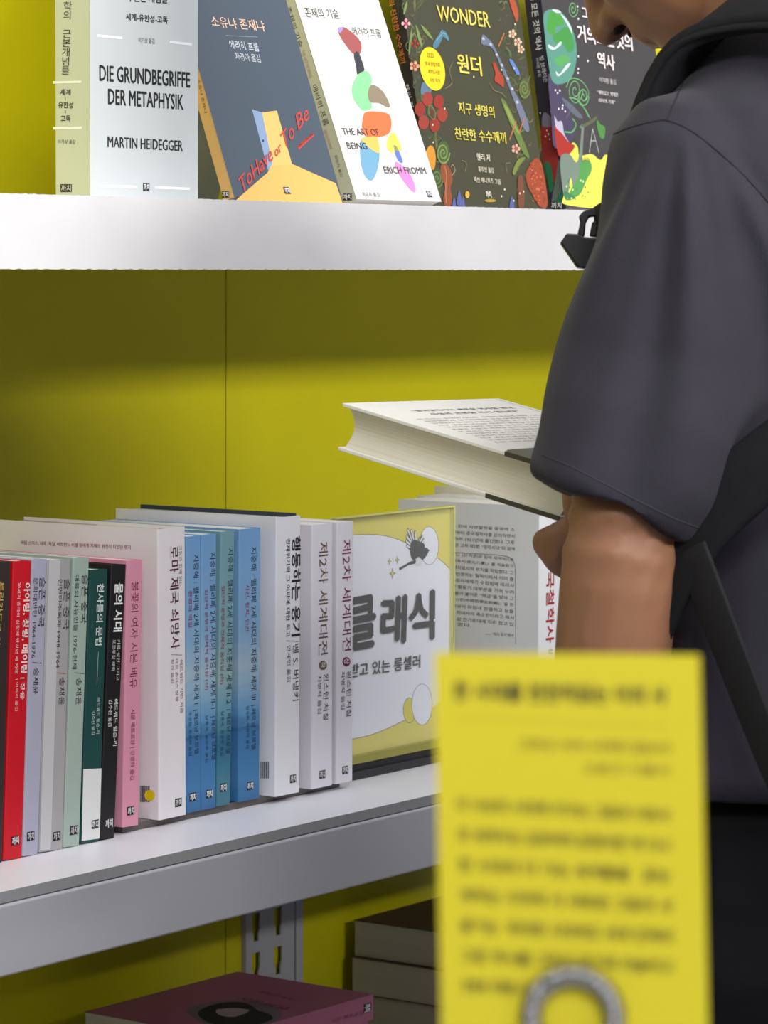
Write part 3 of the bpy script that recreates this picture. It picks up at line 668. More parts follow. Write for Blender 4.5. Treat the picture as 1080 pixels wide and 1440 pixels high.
for a, c in (((74.6, 116), (114.7, 115)), ((74.8, 180.5), (115.3, 179.5))):
    Art(fsp, .15).line([a, c], 1.7, (232, 234, 206)).build('white_rule', b)
for a, c in (((92, 137), (92, 141.5)), ((92, 155), (92, 159.5))): Art(fsp, .15).line([a, c], .6, (60, 62, 46)).build('dash', b)
text(b, fsp, '이기상 옮김', (81.4, 202), (106, 202.6), 6, (52, 56, 42), 'translator')
mark(b, fsp, (93.2, 264.5), 9.5, 5.6, light=(200, 204, 170))
# slate blue book with the open door
b, fc, fsp, A_ = faced_book('slate blue book with yellow open door print, leaning back', 2018.4, 141, 205, 10, 40, 19.4, (70, 82, 96), (206, 166, 104))
easel('grey acrylic easel behind the slate blue book', 2018.4, 141, 40, 19.4, 10)
def q3(x, y): return (260 + x / 2.842, y / 2.842)
A = Art(fc, .1)
A.poly([q3(347, 655), q3(370, 648), q3(428, 655), q3(603, 733), q3(630, 812), q3(200, 803), q3(330, 690)], (224, 178, 98))
A.poly([q3(308, 450), q3(367, 442), q3(428, 658), q3(347, 662)], (228, 186, 108))
A.poly([q3(268, 437), q3(308, 450), q3(349, 655), q3(332, 682)], (134, 156, 192))
A.ellipse(q3(312, 563), 1.2, 2, (44, 50, 66))
A.poly([q3(450, 582), q3(512, 528), q3(516, 542), q3(455, 598)], (196, 68, 54))
A.build('door_print', b)
text(b, fc, '소유냐 존재냐', (298.5, 37.5), (373.5, 44.5), 15, (232, 196, 170), 'title', .01)
Art(fc, .2).line([(317, 50), (362, 52.3)], .4, (150, 160, 176)).build('rule', b)
text(b, fc, '에리히 프롬', (324, 68.5), (365, 73), 12, (216, 220, 226), 'author')
text(b, fc, '차경아 옮김', (332, 84.7), (367, 88), 11, (206, 210, 216), 'translator')
for s, a, c, hh in (('To', (343, 270), (357, 252), 20), ('Have', (357, 254), (386, 222), 20), ('or', (388, 221), (398, 210), 9), ('To', (402, 207), (416, 189), 20), ('Be', (419, 184), (437, 164), 20)):
    vs, fcs = glyphs(s, .008, .5)
    Aa, Bb = fc.hit(*a), fc.hit(*c); r_ = nrm(Bb - Aa); L = np.linalg.norm(Bb - Aa); up = np.cross(fc.n, r_); mn = vs.min(0); mx = vs.max(0); H_ = hh * .52
    mesh_obj('script_title', [Aa + r_ * ((vx - mn[0]) / (mx[0] - mn[0]) * L) + up * ((vy - mn[1]) / (mx[1] - mn[1]) * H_) + fc.n * (.6 + vz) for vx, vy, vz in vs], fcs, ink((196, 66, 58)), b)
text(b, fc, 'ERICH FROMM', (420.5, 207), (440.5, 189.5), 4.2, (60, 50, 60), 'author', 0, off=.7)
mark(b, fc, (403, 268), 7.5, 5.6, off=.5)
text(b, fsp, '소유냐 존재냐', (277.5, 112), (287.5, 160), 4.2, (120, 92, 50), 'title')
mark(b, fsp, (317.3, 273.3), 7, 5)
# white book with coloured pebble shapes
b, fc, fsp, A_ = faced_book('white book with balanced coloured pebble shapes, leaning back', 2178.3, 121, 183, 13, 40, 21.0, (220, 219, 216), (184, 184, 160))
easel('grey acrylic easel behind the white pebble book', 2178.3, 121, 40, 21.0, 13)
A = Art(fc, .1)
for pts, c in (([(612, 115), (640, 110), (690, 150), (706, 185), (695, 222), (668, 212), (635, 170), (618, 142)], (160, 84, 84)),
               ([(611, 120), (616, 109), (632, 112), (620, 132)], (160, 140, 214)),
               ([(675, 222), (690, 206), (710, 250), (716, 285), (690, 299), (683, 262)], (58, 58, 62)),
               ([(668, 345), (690, 300), (725, 284), (746, 312), (742, 350), (738, 385), (746, 430), (715, 443), (688, 418), (670, 385)], (136, 202, 148)),
               ([(748, 338), (790, 365), (817, 415), (812, 430), (775, 412), (740, 408), (731, 372)], (140, 128, 106)),
               ([(712, 465), (730, 446), (800, 450), (823, 475), (820, 525), (790, 545), (730, 548), (708, 520)], (232, 116, 66)),
               ([(703, 560), (735, 548), (768, 552), (777, 600), (772, 665), (750, 720), (722, 708), (703, 650)], (112, 164, 194)),
               ([(704, 556), (735, 547), (766, 549), (776, 585), (772, 612), (735, 590)], (236, 190, 92)),
               ([(808, 560), (830, 528), (850, 555), (865, 600), (835, 612), (810, 598)], (228, 222, 92)),
               ([(833, 583), (848, 590), (870, 645), (858, 649), (843, 625)], (96, 122, 202)),
               ([(833, 583), (848, 590), (851, 602), (838, 600)], (150, 150, 60)),
               ([(838, 655), (850, 650), (895, 690), (918, 740), (920, 768), (900, 757), (860, 705)], (228, 136, 202))):
    A.blob([q3(*p) for p in pts], c)
A.build('pebble_print', b)
text(b, fc, '존재의 기술', (431, 24.5), (478, 27), 14, (56, 54, 52), 'title')
text(b, fc, '에리히 프롬', (497, 49.5), (537, 53), 11.5, (62, 60, 58), 'author')
for s, a, c in (('THE ART OF', (482.5, 189.8), (533.5, 190.9)), ('BEING', (489, 209.8), (516.5, 210.4)), ('ERICH FROMM', (541, 244), (599.5, 245))):
    text(b, fc, s, a, c, 9.5, (62, 54, 54), 'roman_title', off=.6)
text(b, fc, '최승자 옮김', (510, 276), (534, 277), 6, (90, 88, 86), 'translator')
mark(b, fc, (603.3, 272.9), 7, 5.6, off=.4)
text(b, fsp, '존재의 기술', (402, 12), (419.5, 68), 8, (64, 64, 52), 'title')
text(b, fsp, 'THE ART OF BEING', (424, 72), (436, 110), 4.5, (176, 130, 124), 'roman_title')
text(b, fsp, '에리히 프롬', (438.5, 121), (456, 178), 8, (64, 64, 52), 'author')
text(b, fsp, 'ERICH FROMM', (455.5, 184), (463.5, 210), 4.5, (176, 130, 124), 'roman_title')
text(b, fsp, '최승자 옮김', (470, 219), (479, 249), 4.5, (84, 84, 72), 'translator')
mark(b, fsp, (488.8, 277), 9, 5.4)
# dark olive botanical cover
OL = (66, 66, 48)
b, fc, fsp, A_ = faced_book('dark olive book with yellow title amid flowers and dinosaurs', 2315, 182, 246, 11, 62, 9.6, OL, (40, 36, 34))
easel('grey acrylic easel behind the dark olive book', 2315, 182, 62, 9.6, 11)
def q4(x, y): return (600 + x / 4.8, y / 4.8)
def q5(x, y): return (530 + x / 7.2, y / 7.2)
def q6(x, y): return (530 + x / 7.2, 100 + y / 7.2)
A = Art(fc, .08, .0025)
R_ = random.Random(3)
# feathery foliage down both sides
for k in range(46):
    side = k % 2; t = R_.random(); yy = 5 + 275 * t
    if side == 0: cx = 566 + yy * 0.155 + R_.uniform(0, 20)
    else: cx = 706 + yy * 0.14 + R_.uniform(-6, 22) - (8 if yy > 180 else 0)
    g = R_.choice([(84, 98, 56), (60, 78, 48), (96, 108, 60), (52, 66, 60), (78, 86, 50)])
    an = R_.uniform(-.9, .9) + (0.25 if side else -.1); ln = R_.uniform(9, 22)
    dx, dy = math.sin(an) * ln, -math.cos(an) * ln
    A.blob([(cx, yy), (cx + dx * .5 - 1.5, yy + dy * .5), (cx + dx, yy + dy), (cx + dx * .5 + 1.6, yy + dy * .5 + .8)], g)
for k in range(90):
    side = k % 2; yy = R_.uniform(0, 286)
    cx = (564 + yy * .155 + R_.uniform(0, 24)) if side == 0 else (702 + yy * .15 + R_.uniform(-8, 24) - (8 if yy > 180 else 0))
    a0 = R_.uniform(0, 6.28); r0 = R_.uniform(3, 9); c0 = R_.choice([(108, 116, 72), (92, 100, 60), (120, 92, 58), (74, 92, 84), (134, 128, 84), (58, 72, 46)])
    A.line([(cx + math.cos(a0 + t) * r0 * .6 * (1 - t * .12), yy + math.sin(a0 + t) * r0 * (1 - t * .12)) for t in np.linspace(0, 3.2, 7)], R_.uniform(.35, .9), c0)
for (x0, y0, x1, y1, wd) in ((440, 250, 565, 405, 16), (390, 250, 455, 490, 14), (350, 280, 320, 560, 12), (300, 10, 270, 150, 16)):
    mx_, my_ = (x0 + x1) / 2, (y0 + y1) / 2
    A.blob([q5(x0, y0), q5(mx_ + wd, my_ - wd * .4), q5(x1, y1), q5(mx_ - wd, my_ + wd * .4)], (116, 136, 74))
# blue long-necked dinosaur, left
A.blob([q5(560, 470), q5(590, 400), q5(630, 340), q5(650, 305), q5(690, 320), q5(724, 380), q5(720, 415), q5(690, 390), q5(665, 375), q5(640, 430), q5(600, 490)], (76, 120, 140))
A.blob([q5(450, 960), q5(440, 900), q5(470, 830), q5(560, 880), q5(520, 960)], (88, 116, 140))
A.line([q5(640, 330), q5(690, 345), q5(715, 395)], .6, (130, 170, 180)); A.line([q5(600, 410), q5(650, 350)], .6, (130, 170, 180))
# grey-blue neck, right
A.blob([q4(365, 285), q4(375, 235), q4(400, 250), q4(440, 290), q4(480, 370), q4(530, 480), q4(575, 590), q4(630, 690), q4(670, 790), q4(690, 880), q4(660, 880), q4(625, 790), q4(590, 690), q4(545, 570), q4(500, 460), q4(455, 350), q4(425, 315), q4(395, 305), q4(380, 305)], (104, 112, 134))
for (x_, y_) in ((380, 262), (430, 300), (470, 370), (505, 440), (545, 530), (575, 600), (608, 690)): A.ellipse(q4(x_, y_), 2.2, 1.6, (176, 180, 196), .9)
# flowers
def flower(qf, cx, cy, rp, rgb, mid, n=5, squash=.62, rot=0, pr=.55):
    for k in range(n):
        a_ = rot + 2 * math.pi * k / n
        A.ellipse(qf(cx + rp * math.cos(a_) * squash * 1.15, cy + rp * math.sin(a_)), rp * pr * squash / (7.2 if qf is not q4 else 4.8), rp * pr / (7.2 if qf is not q4 else 4.8), tuple(max(0, c - 8 * (k % 2)) for c in rgb))
    A.ellipse(qf(cx, cy), rp * .42 * squash / (7.2 if qf is not q4 else 4.8), rp * .42 / (7.2 if qf is not q4 else 4.8), mid)
flower(q6, 545, 415, 140, (150, 58, 44), (74, 84, 50), 6, .72, .2, .52)
A.line([q6(x_, y_) for x_, y_ in ((520, 400), (520, 360), (545, 350), (575, 395), (590, 450), (575, 490), (545, 470), (525, 430))], .7, (136, 122, 74), True, True)
A.ellipse(q6(550, 425), 3.2, 6, (96, 52, 40))
flower(q5, 375, 670, 34, (214, 150, 120), (190, 100, 70), 5, .9)
flower(q5, 290, 240, 34, (220, 160, 170), (190, 60, 80), 4, .8)
flower(q5, 380, 440, 30, (150, 60, 40), (120, 50, 30), 4, .9)
flower(q4, 575, 230, 20, (216, 188, 160), (200, 140, 100), 5, .8)
flower(q4, 612, 285, 20, (216, 188, 160), (200, 140, 100), 5, .8)
flower(q4, 632, 335, 18, (210, 180, 150), (200, 140, 100), 5, .8)
flower(q4, 598, 1005, 22, (206, 160, 140), (180, 90, 80), 5, .8)
A.blob([q4(440, 430), q4(460, 425), q4(480, 470), q4(515, 530), q4(515, 590), q4(490, 570), q4(455, 545), q4(460, 490)], (164, 62, 42))
A.blob([q4(555, 410), q4(575, 408), q4(622, 490), q4(605, 502)], (92, 124, 190))
A.blob([q4(500, 680), q4(530, 690), q4(600, 830), q4(690, 1060), q4(640, 1020), q4(570, 860)], (98, 118, 56))
A.blob([q4(520, 700), q4(560, 760), q4(620, 900), q4(600, 880), q4(545, 780)], (132, 146, 74))
for (a_, c_) in (((520, 225), (480, 315)), ((600, 820), (555, 945)), ((655, 795), (620, 900)), ((590, 10), (605, 120))): A.line([q4(*a_), q4(*c_)], 1.5, (176, 104, 64))
A.blob([q4(555, 0), q4(590, 0), q4(615, 90), q4(605, 150), q4(580, 90)], (170, 76, 46))
# scrolls
def scroll(c, r, rgb, wd=.8, turns=2.2, sq=.6):
    A.line([(c[0] + math.cos(t) * r * sq * (1 - t / (turns * 6.9)), c[1] + math.sin(t) * r * (1 - t / (turns * 6.9))) for t in np.linspace(0, turns * 6.28, 26)], wd, rgb)
A.ellipse(q6(665, 830), 9, 17, (70, 92, 48)); scroll(q6(665, 830), 16, (124, 142, 74), 1.3)
A.ellipse(q4(655, 600), 7, 15, (76, 90, 46)); scroll(q4(655, 600), 14, (112, 126, 66), 1.1)
A.ellipse(q6(605, 1090), 7, 16, (58, 78, 42)); scroll(q6(605, 1090), 14, (100, 122, 70), 1.1)
A.blob([q6(490, 830), q6(530, 755), q6(575, 790), q6(590, 900), q6(570, 1000), q6(530, 960)], (206, 140, 44))
# seahorse-brown plant stems bottom-left, orange bloom bottom-right
A.blob([q6(640, 960), q6(700, 945), q6(745, 1020), q6(760, 1110), q6(740, 1180), q6(755, 1290), q6(735, 1370), q6(690, 1370), q6(665, 1290), q6(685, 1180), q6(650, 1090)], (132, 72, 42))
A.line([q6(680, 960), q6(700, 1060), q6(690, 1200), q6(700, 1340)], 1.4, (182, 108, 66), True)
A.line([q6(750, 1060), q6(785, 1010), q6(765, 950), q6(745, 970)], .7, (170, 150, 100), True)
A.blob([q4(665, 1180), q4(690, 1120), q4(730, 1070), q4(770, 1100), q4(800, 1250), q4(810, 1390), q4(760, 1395), q4(720, 1330), q4(680, 1260)], (148, 66, 38))
for k in range(60):
    u_, v_ = R_.uniform(0, 1), R_.uniform(0, 1)
    A.ellipse(q4(688 + u_ * 80 + v_ * 25, 1100 + v_ * 270), .9, 1.2, R_.choice([(190, 88, 48), (120, 50, 30), (206, 110, 66)]))
A.blob([q4(610, 1210), q4(640, 1190), q4(655, 1300), q4(650, 1395), q4(615, 1395)], (112, 66, 44))
A.blob([q4(575, 1160), q4(610, 1080), q4(660, 1065), q4(620, 1120), q4(590, 1180)], (116, 124, 58))
for cx_, cy_, s_ in ((215, 1340, 1), (570, 1370, .9), (240, 1370, .8), (180, 1370, .7)): A.blob([q4(cx_ - 16 * s_, cy_ + 40 * s_), q4(cx_ - 8 * s_, cy_ - 30 * s_), q4(cx_ + 4 * s_, cy_ - 46 * s_), q4(cx_ + 18 * s_, cy_ + 40 * s_)], (84, 92, 150))
A.ellipse(q4(270, 1315), 3, 5, (206, 160, 60)); A.ellipse(q4(425, 1355), 8, 2.2, (166, 140, 54))
for k in range(12): A.ellipse(q4(R_.choice([300, 500, 620, 640, 50, 130, 590, 530]) + R_.uniform(-14, 14), R_.uniform(120, 1380)), .8, 1.4, (226, 220, 180))
for pts in (((120, 600), (165, 560), (150, 480), (170, 420)), ((420, 560), (450, 610), (500, 630), (530, 660)), ((540, 1170), (530, 1110), (560, 1100)), ((255, 1160), (262, 1100), (230, 1085))): A.line([q4(*p) for p in pts], .5, (140, 132, 92), True)
A.disc((607, 97), 18.6, (232, 204, 34)); A.build('botanical_print', b)
text(b, fc, 'WONDER', (615, 29.5), (688.5, 39.7), 22, (226, 208, 96), 'roman_title', .004, off=1.05)
text(b, fc, '원더', (643, 102.5), (677, 107.5), 27, (228, 206, 88), 'title', .02, off=1.05)
text(b, fc, '지구 생명의', (644, 159.5), (694.5, 166), 16, (220, 206, 84), 'subtitle', .015, off=1.05)
text(b, fc, '찬란한 수수께끼', (639, 196), (711, 202.5), 16.5, (220, 206, 84), 'subtitle', .015, off=1.05)
text(b, fc, '헨리 지', (669.5, 225.5), (688, 227.5), 10, (222, 216, 196), 'author', .015, off=1.05)
text(b, fc, '홍주연 옮김', (671.5, 241.5), (693, 243.7), 7.5, (214, 208, 186), 'translator', .01, off=1.05)
text(b, fc, '렉선 매니퀴즈 그림', (665.5, 256.5), (702.5, 260), 7.8, (214, 208, 186), 'illustrator', .01, off=1.05)
mark(b, fc, (685.5, 273.5), 8.5, 6, rect=False, light=(230, 226, 210), off=1.0)
for s, a, c in (('2022', (599.5, 80.5), (609, 81.6)), ('영국 왕립학회', (597, 92.5), (617.5, 94.8)), ('과학도서상', (601, 103.5), (617.5, 105.5)), ('수상 작가', (603.5, 115.5), (618, 117.3))):
    text(b, fc, s, a, c, 6, (70, 66, 20), 'badge_words', .0, off=1.05)
text(b, fsp, '의 찬란한 수수께끼', (546, 0), (563, 90), 8.5, (196, 112, 48), 'title', .02)
text(b, fsp, '헨리 지', (568.5, 120), (576.5, 152), 6.5, (206, 204, 200), 'author')
# dark book with globe and dinosaurs
b, fc, fsp, A_ = faced_book('dark grey book with green globe and dinosaur print, beside the reader', 2529, 192, 244, 17, 62, 8.6, (66, 64, 64), (36, 34, 50))
easel('grey acrylic easel behind the globe book', 2529, 174, 62, 8.6, 17)
def q7(x, y): return (740 + x / 4.8, y / 4.8)
A = Art(fc, .08, .0025)
A.blob([q7(150, 500), q7(170, 800), q7(195, 1000), q7(330, 900), q7(230, 600)], (70, 62, 88))
A.blob([q7(118, 95), q7(175, 62), q7(240, 85), q7(300, 170), q7(338, 300), q7(335, 430), q7(300, 530), q7(235, 568), q7(175, 545), q7(145, 400), q7(125, 240)], (88, 142, 128))
A.blob([q7(160, 80), q7(230, 100), q7(250, 170), q7(200, 180), q7(190, 240), q7(140, 200)], (72, 150, 62))
A.blob([q7(180, 250), q7(215, 215), q7(270, 180), q7(310, 240), q7(320, 330), q7(280, 350), q7(250, 300), q7(200, 290)], (66, 142, 66))
A.blob([q7(190, 400), q7(260, 370), q7(300, 400), q7(240, 450), q7(210, 440)], (86, 160, 88))
for pts in (((150, 300), (190, 320), (230, 280), (235, 300), (190, 335), (155, 325)), ((230, 90), (270, 130), (300, 180), (310, 230), (285, 180), (255, 130)), ((200, 480), (225, 500), (270, 440), (300, 425), (270, 470), (215, 515)), ((175, 65), (215, 68), (235, 85), (200, 85))): A.blob([q7(*p) for p in pts], (206, 226, 218))
for cx_, cy_, r in ((330, 610, 22), (385, 650, 16), (315, 60, 14)): scroll(q7(cx_, cy_), r * .9, (110, 176, 110), .9, 2, .55)
A.line([q7(270, 590), q7(300, 530), q7(370, 545), q7(420, 620), q7(400, 680)], .9, (110, 176, 110), True)
A.line([q7(290, 660), q7(340, 670), q7(390, 730), q7(420, 790)], 1.0, (110, 176, 110), True)
A.line([q7(370, 610), q7(350, 680), q7(400, 740), q7(430, 800)], 1.0, (96, 156, 100), True)
A.line([q7(260, 890), q7(310, 890), q7(335, 840), q7(310, 800)], 1.3, (96, 170, 100), True)
A.blob([q7(240, 660), q7(300, 700), q7(380, 790), q7(340, 790), q7(280, 730)], (92, 100, 112))
A.line([q7(325, 690), q7(270, 800)], 1.2, (84, 92, 104))
A.blob([q7(300, 985), q7(345, 990), q7(360, 1050), q7(440, 1040), q7(500, 1080), q7(560, 1060), q7(700, 1385), q7(285, 1385), q7(255, 1300)], (226, 214, 84))
A.line([q7(448, 870), q7(425, 1030)], .7, (190, 196, 190)); A.line([q7(448, 870), q7(490, 1030)], .7, (190, 196, 190)); A.line([q7(436, 950), q7(470, 950)], .5, (190, 196, 190))
A.blob([q7(190, 850), q7(230, 870), q7(290, 960), q7(328, 985), q7(290, 1040), q7(230, 1060), q7(205, 1000)], (160, 44, 36))
A.blob([q7(190, 780), q7(210, 820), q7(240, 820), q7(255, 900), q7(285, 960), q7(240, 900), q7(200, 860)], (176, 172, 190))
A.blob([q7(230, 1070), q7(290, 1040), q7(345, 1090), q7(372, 870), q7(360, 850), q7(395, 850), q7(388, 880), q7(372, 1150), q7(350, 1310), q7(320, 1300), q7(300, 1200), q7(280, 1320), q7(250, 1310)], (112, 128, 116))
A.line([q7(362, 862), q7(376, 845), q7(400, 850)], 2.0, (112, 128, 116))
A.blob([q7(370, 1090), q7(430, 1090), q7(440, 1150), q7(410, 1210), q7(370, 1300), q7(330, 1330), q7(290, 1300), q7(350, 1200)], (80, 146, 74))
A.blob([q7(260, 1290), q7(330, 1330), q7(300, 1350), q7(262, 1345)], (60, 120, 80))
for k in range(26): A.ellipse(q7(R_.uniform(270, 420), R_.uniform(1200, 1345)), .9, 1.6, R_.choice([(218, 226, 150), (60, 130, 60), (100, 170, 80)]))
for k in range(9): A.line([q7(370 + k * 6, 1060 + 5 * (k % 3)), q7(374 + k * 7, 1090)], .6, (70, 100, 50))
A.blob([q7(475, 810), q7(500, 840), q7(530, 860), q7(525, 930), q7(500, 930), q7(480, 870)], (76, 132, 66))
A.blob([q7(370, 845), q7(420, 820), q7(470, 785), q7(475, 805), q7(430, 840), q7(385, 858)], (88, 96, 72))
for (x_, y_) in ((195, 610), (210, 628), (225, 612), (245, 712), (217, 735), (243, 733), (262, 752), (350, 380), (350, 465), (348, 492), (350, 128), (345, 44), (415, 412)): A.ellipse(q7(x_, y_), 1.0, 1.5, (226, 226, 232))
A.build('globe_and_dinosaur_print', b)
A = Art(fsp, .08, .004)
A.blob([q7(100, 850), q7(190, 850), q7(205, 1000), q7(215, 1090), q7(190, 1240), q7(165, 1110), q7(120, 1100)], (132, 36, 34))
A.blob([q7(125, 1105), q7(165, 1115), q7(185, 1260), q7(160, 1300), q7(150, 1250)], (30, 100, 66))
A.blob([q7(110, 850), q7(118, 760), q7(165, 790), q7(180, 850)], (110, 106, 124))
A.blob([q7(222, 1080), q7(240, 1290), q7(186, 1360), q7(172, 1350), q7(200, 1200)], (92, 102, 98))
A.blob([q7(240, 1290), q7(250, 1366), q7(196, 1362)], (34, 110, 74))
for (x_, y_) in ((95, 762), (168, 750), (140, 880), (150, 905), (130, 920), (160, 940)): A.ellipse(q7(x_, y_), .9, 1.3, (206, 196, 206))
A.build('dinosaur_print', b)
text(b, fsp, '거의 모든 것의 역사', (744, -18), (754, 72), 9.6, (206, 206, 210), 'title', .02, off=.5)
text(b, fsp, '빌 브라이슨', (758.5, 80), (765, 117), 6.5, (190, 190, 194), 'author', .01, off=.5)
text(b, fsp, '이덕환 옮김', (753.5, 82), (757.5, 108), 4.2, (180, 180, 184), 'translator', off=.5)
mark(b, fsp, (783, 289), 11, 5.4, rect=False, light=(226, 226, 226), off=.5)
for s, a, c, hh in (('그림으로 보는', (817.5, 26.5), (873, 35.5), 17.5), ('거의모든것의', (811.5, 58.5), (889, 72.5), 24), ('역사', (839.5, 94.5), (864, 100.5), 22)):
    text(b, fc, s, a, c, hh, (236, 222, 220), 'title', .035, off=1.05)
text(b, fc, '이덕환 옮김', (842, 116), (865, 119.5), 7.5, (206, 200, 200), 'translator', .0, off=1.05)
text(b, fc, '“재미있고, 명쾌한', (839, 133), (868, 137), 6, (220, 214, 214), 'blurb', .015, off=1.05)
text(b, fc, '지식의 기록”', (840.5, 144), (864, 147), 5.6, (220, 214, 214), 'blurb', .015, off=1.05)

# ------------------------------------------------------------------ lowest shelf: flat lying stacks
# pink book lying with its spine to the front, more copies under it
ZT = -225.0
def flat_book(label, O, u, wv, T, col, pages=(210, 206, 190), group=None, spine=None):
    """u = along the spine, wv = from the spine towards the fore-edge; O = lower spine corner"""
    u = np.array(u, float); wv = np.array(wv, float); up = np.array([0, 0, 1.0])
    Rm = np.stack([nrm(u), nrm(np.cross(up, nrm(u))), up], 1)
    root = empty('book', O, label, 'book', group, rot=Rm)
    O = np.array(O, float); c = .6
    box('front_cover', O + up * (T - c), u, wv, up * c, paper(col), root)
    box('back_cover', O, u, wv, up * c, paper(col), root)
    box('spine', O + up * c, u, nrm(wv) * c, up * (T - 2 * c), paper(spine or col), root)
    box('pages', O + up * (c + .02) + nrm(wv) * (c + .1) + nrm(u) * .5, u - nrm(u) * 1.0, wv - nrm(wv) * 1.5, up * (T - 2 * c - .04), page_mat(pages, 2), root)
    return root
cR = onZ(525, 1398, ZT); cB = onZ(345, 1357, ZT); cL = onZ(135, 1412, ZT)
uvec = cB - cL; uvec[2] = 0
wvec = cB - cR; wvec[2] = 0
U = nrm(uvec) * 212; Wd = nrm(np.array([-uvec[1], uvec[0], 0])) * 158
O1 = cR - U; T1 = 23.0
PKG = 'pink books stacked flat on the lowest shelf'
tops = ZT
for k in range(4):
    off = [np.array([0, 0, 0]), np.array([-4, 3, 0]), np.array([3, -1, 0]), np.array([-2, 2, 0])][k]
    lab = ['pink book with dark oval portrait, topmost of the flat stack', 'pink book directly under the topmost pink one', 'third pink book down in the flat stack', 'lowest pink book of the flat stack'][k]
    b = flat_book(lab, O1 + np.array([0, 0, -T1 * (k + 1) - .05 * k]) + off, U, Wd, T1, (168, 98, 122), group=PKG)
    if k == 0:
        ft = Face(O1, (0, 0, 1)); ft.o = np.array([0, 0, ZT]); n_ = np.cross(U, [0, 0, 1.0]); fsx = Face(O1, n_)
        A = Art(ft, .1, .03)
        A.blob([(262, 1421), (290, 1411), (330, 1407), (372, 1411), (394, 1422), (388, 1436), (340, 1446), (290, 1440)], (120, 104, 110))
        A.blob([(278, 1426), (296, 1414), (330, 1409), (352, 1413), (362, 1421), (378, 1426), (382, 1434), (350, 1443), (300, 1440)], (30, 26, 32))
        A.blob([(304, 1421), (320, 1413), (342, 1415), (350, 1422), (330, 1430), (310, 1428)], (170, 150, 150))
        A.blob([(306, 1419), (322, 1411), (344, 1413), (352, 1420), (336, 1418), (320, 1418)], (34, 30, 36))
        A.build('oval_portrait', b)
        for s, a, c, hh in (('시몬 베유', (330, 1405), (398, 1421), 6), ('불꽃의 여자', (362, 1395), (408, 1407), 4)):
            text(b, ft, s, a, c, hh, (110, 40, 66), 'title')
        text(b, fsx, '시몬 페트르망', (466, 1439), (512, 1426), 6, (120, 60, 84), 'author')
        mark(b, fsx, (516.5, 1417), 8, 11, upv=U)
rise = abox('stack_block', *sorted((O1[0] + 20, O1[0] + 190)), *sorted((O1[1] + 20, O1[1] + 130)), ZL + .1, ZT - T1 * 4 - .3, mat('kraft_card', (150, 120, 88), rough=.8)) if ZT - T1 * 4 - ZL > 2 else None
if rise: tag(rise, 'brown cardboard block under the pink book stack', 'box')
# stack with dark brown cover, page edges to the left
Yb = 385.0
e0 = onY(498, 1293, Yb); e1 = onY(495, 1345, Yb)
Ts = e0[2] - e1[2]; zt = e0[2] + .0
cols = [(74, 50, 42), (86, 62, 50), (74, 50, 42)]
z = zt; k = 0
while z - Ts > ZL + 2 and k < 6:
    lab = ['thick book with dark brown cover, top of the right-hand flat stack', 'thick book second in the right-hand flat stack, shifted left', 'thick book third in the right-hand flat stack', 'thick book near the bottom of the right-hand flat stack', 'lowest thick book of the right-hand flat stack', 'hidden thick book'][k]
    dx = [0, -4, -2, -5, -1, 0][k]; H_ = Ts if k else Ts
    # fore-edge faces left (-x), spine on the right
    Ob = np.array([e0[0] + dx + 160, Yb - 226, z - H_ + .0])
    flat_book(lab, Ob, (0, 226, 0), (-160, 0, 0), H_ - .4, cols[k % 3], (176, 170, 150), group='thick books stacked flat on the lowest shelf')
    z -= H_; k += 1
if z > ZL + .5: tag(abox('stack_block', e0[0] + 10, e0[0] + 150, Yb - 215, Yb - 10, ZL + .1, z - .1, mat('kraft_card', (150, 120, 88), rough=.8)), 'brown cardboard block under the thick book stack', 'box')

# ------------------------------------------------------------------ foreground card on a wire clip
D0 = 750.0
cl, cr_ = at(611, 917, D0), at(984, 921, D0)
lb, rb = at(621, 1445, D0 - 6), at(996, 1450, D0 - 6)
rt = nrm(cr_ - cl); dn = nrm((lb + rb) / 2 - (cl + cr_) / 2); nf = nrm(np.cross(dn, rt)) * -1
if np.dot(nf, CAM_C - cl) < 0: nf = -nf
Wc = np.linalg.norm(cr_ - cl); Hc = 112.0
card = empty('price_card_stand', (cl + cr_) / 2 + dn * Hc, 'blurred yellow card with dark text held by a silver coil clip, foreground', 'card stand')
m_card = mat('yellow_card_stock', (182, 170, 12), rough=.6, grain=.01, scale=8)
box('card', cl, rt * Wc, dn * Hc, -nf * .45, m_card, card)
fC = Face(cl, nf)
CG = (96, 84, 30)
text(card, fC, '한 시대를 천천히읽는 이의 사', (637, 985), (938, 992), 27, (60, 54, 20), 'headline', .035)
Art(fC, .1).line([(640, 1008), (940, 1022)], .35, (176, 160, 30)).build('rule', card)
text(card, fC, '그리고 서서 사계의 읽는이', (728, 1054), (941, 1060), 16, CG, 'byline', .01)
text(card, fC, '고르고 이음서', (820, 1088), (940, 1091), 15, CG, 'byline')
body = ['이 사상의 시대에 지구는 그림과 이르서', '의 세계이는 심장에게 운명의한 역 다시', '한 시대의 더 가는 세계들을   읽는', '게하는 시대에 서 새로운 그림의 서', '용기는  위대한 시대에도 세계 전체의', '그런 역사를 그려서 여기에 저술하고', '전체에 기록합니다 이']
for i, s in enumerate(body):
    x1 = 940 + i * 1.2 if i < 6 else 760
    text(card, fC, s, (642 + i * 1.3, 1140 + i * 42.6 + (0)), (x1, 1156 + i * 42.6 if i < 6 else 1140 + i * 42.6 + 5), 19, (84, 76, 26), 'body_text', .02)
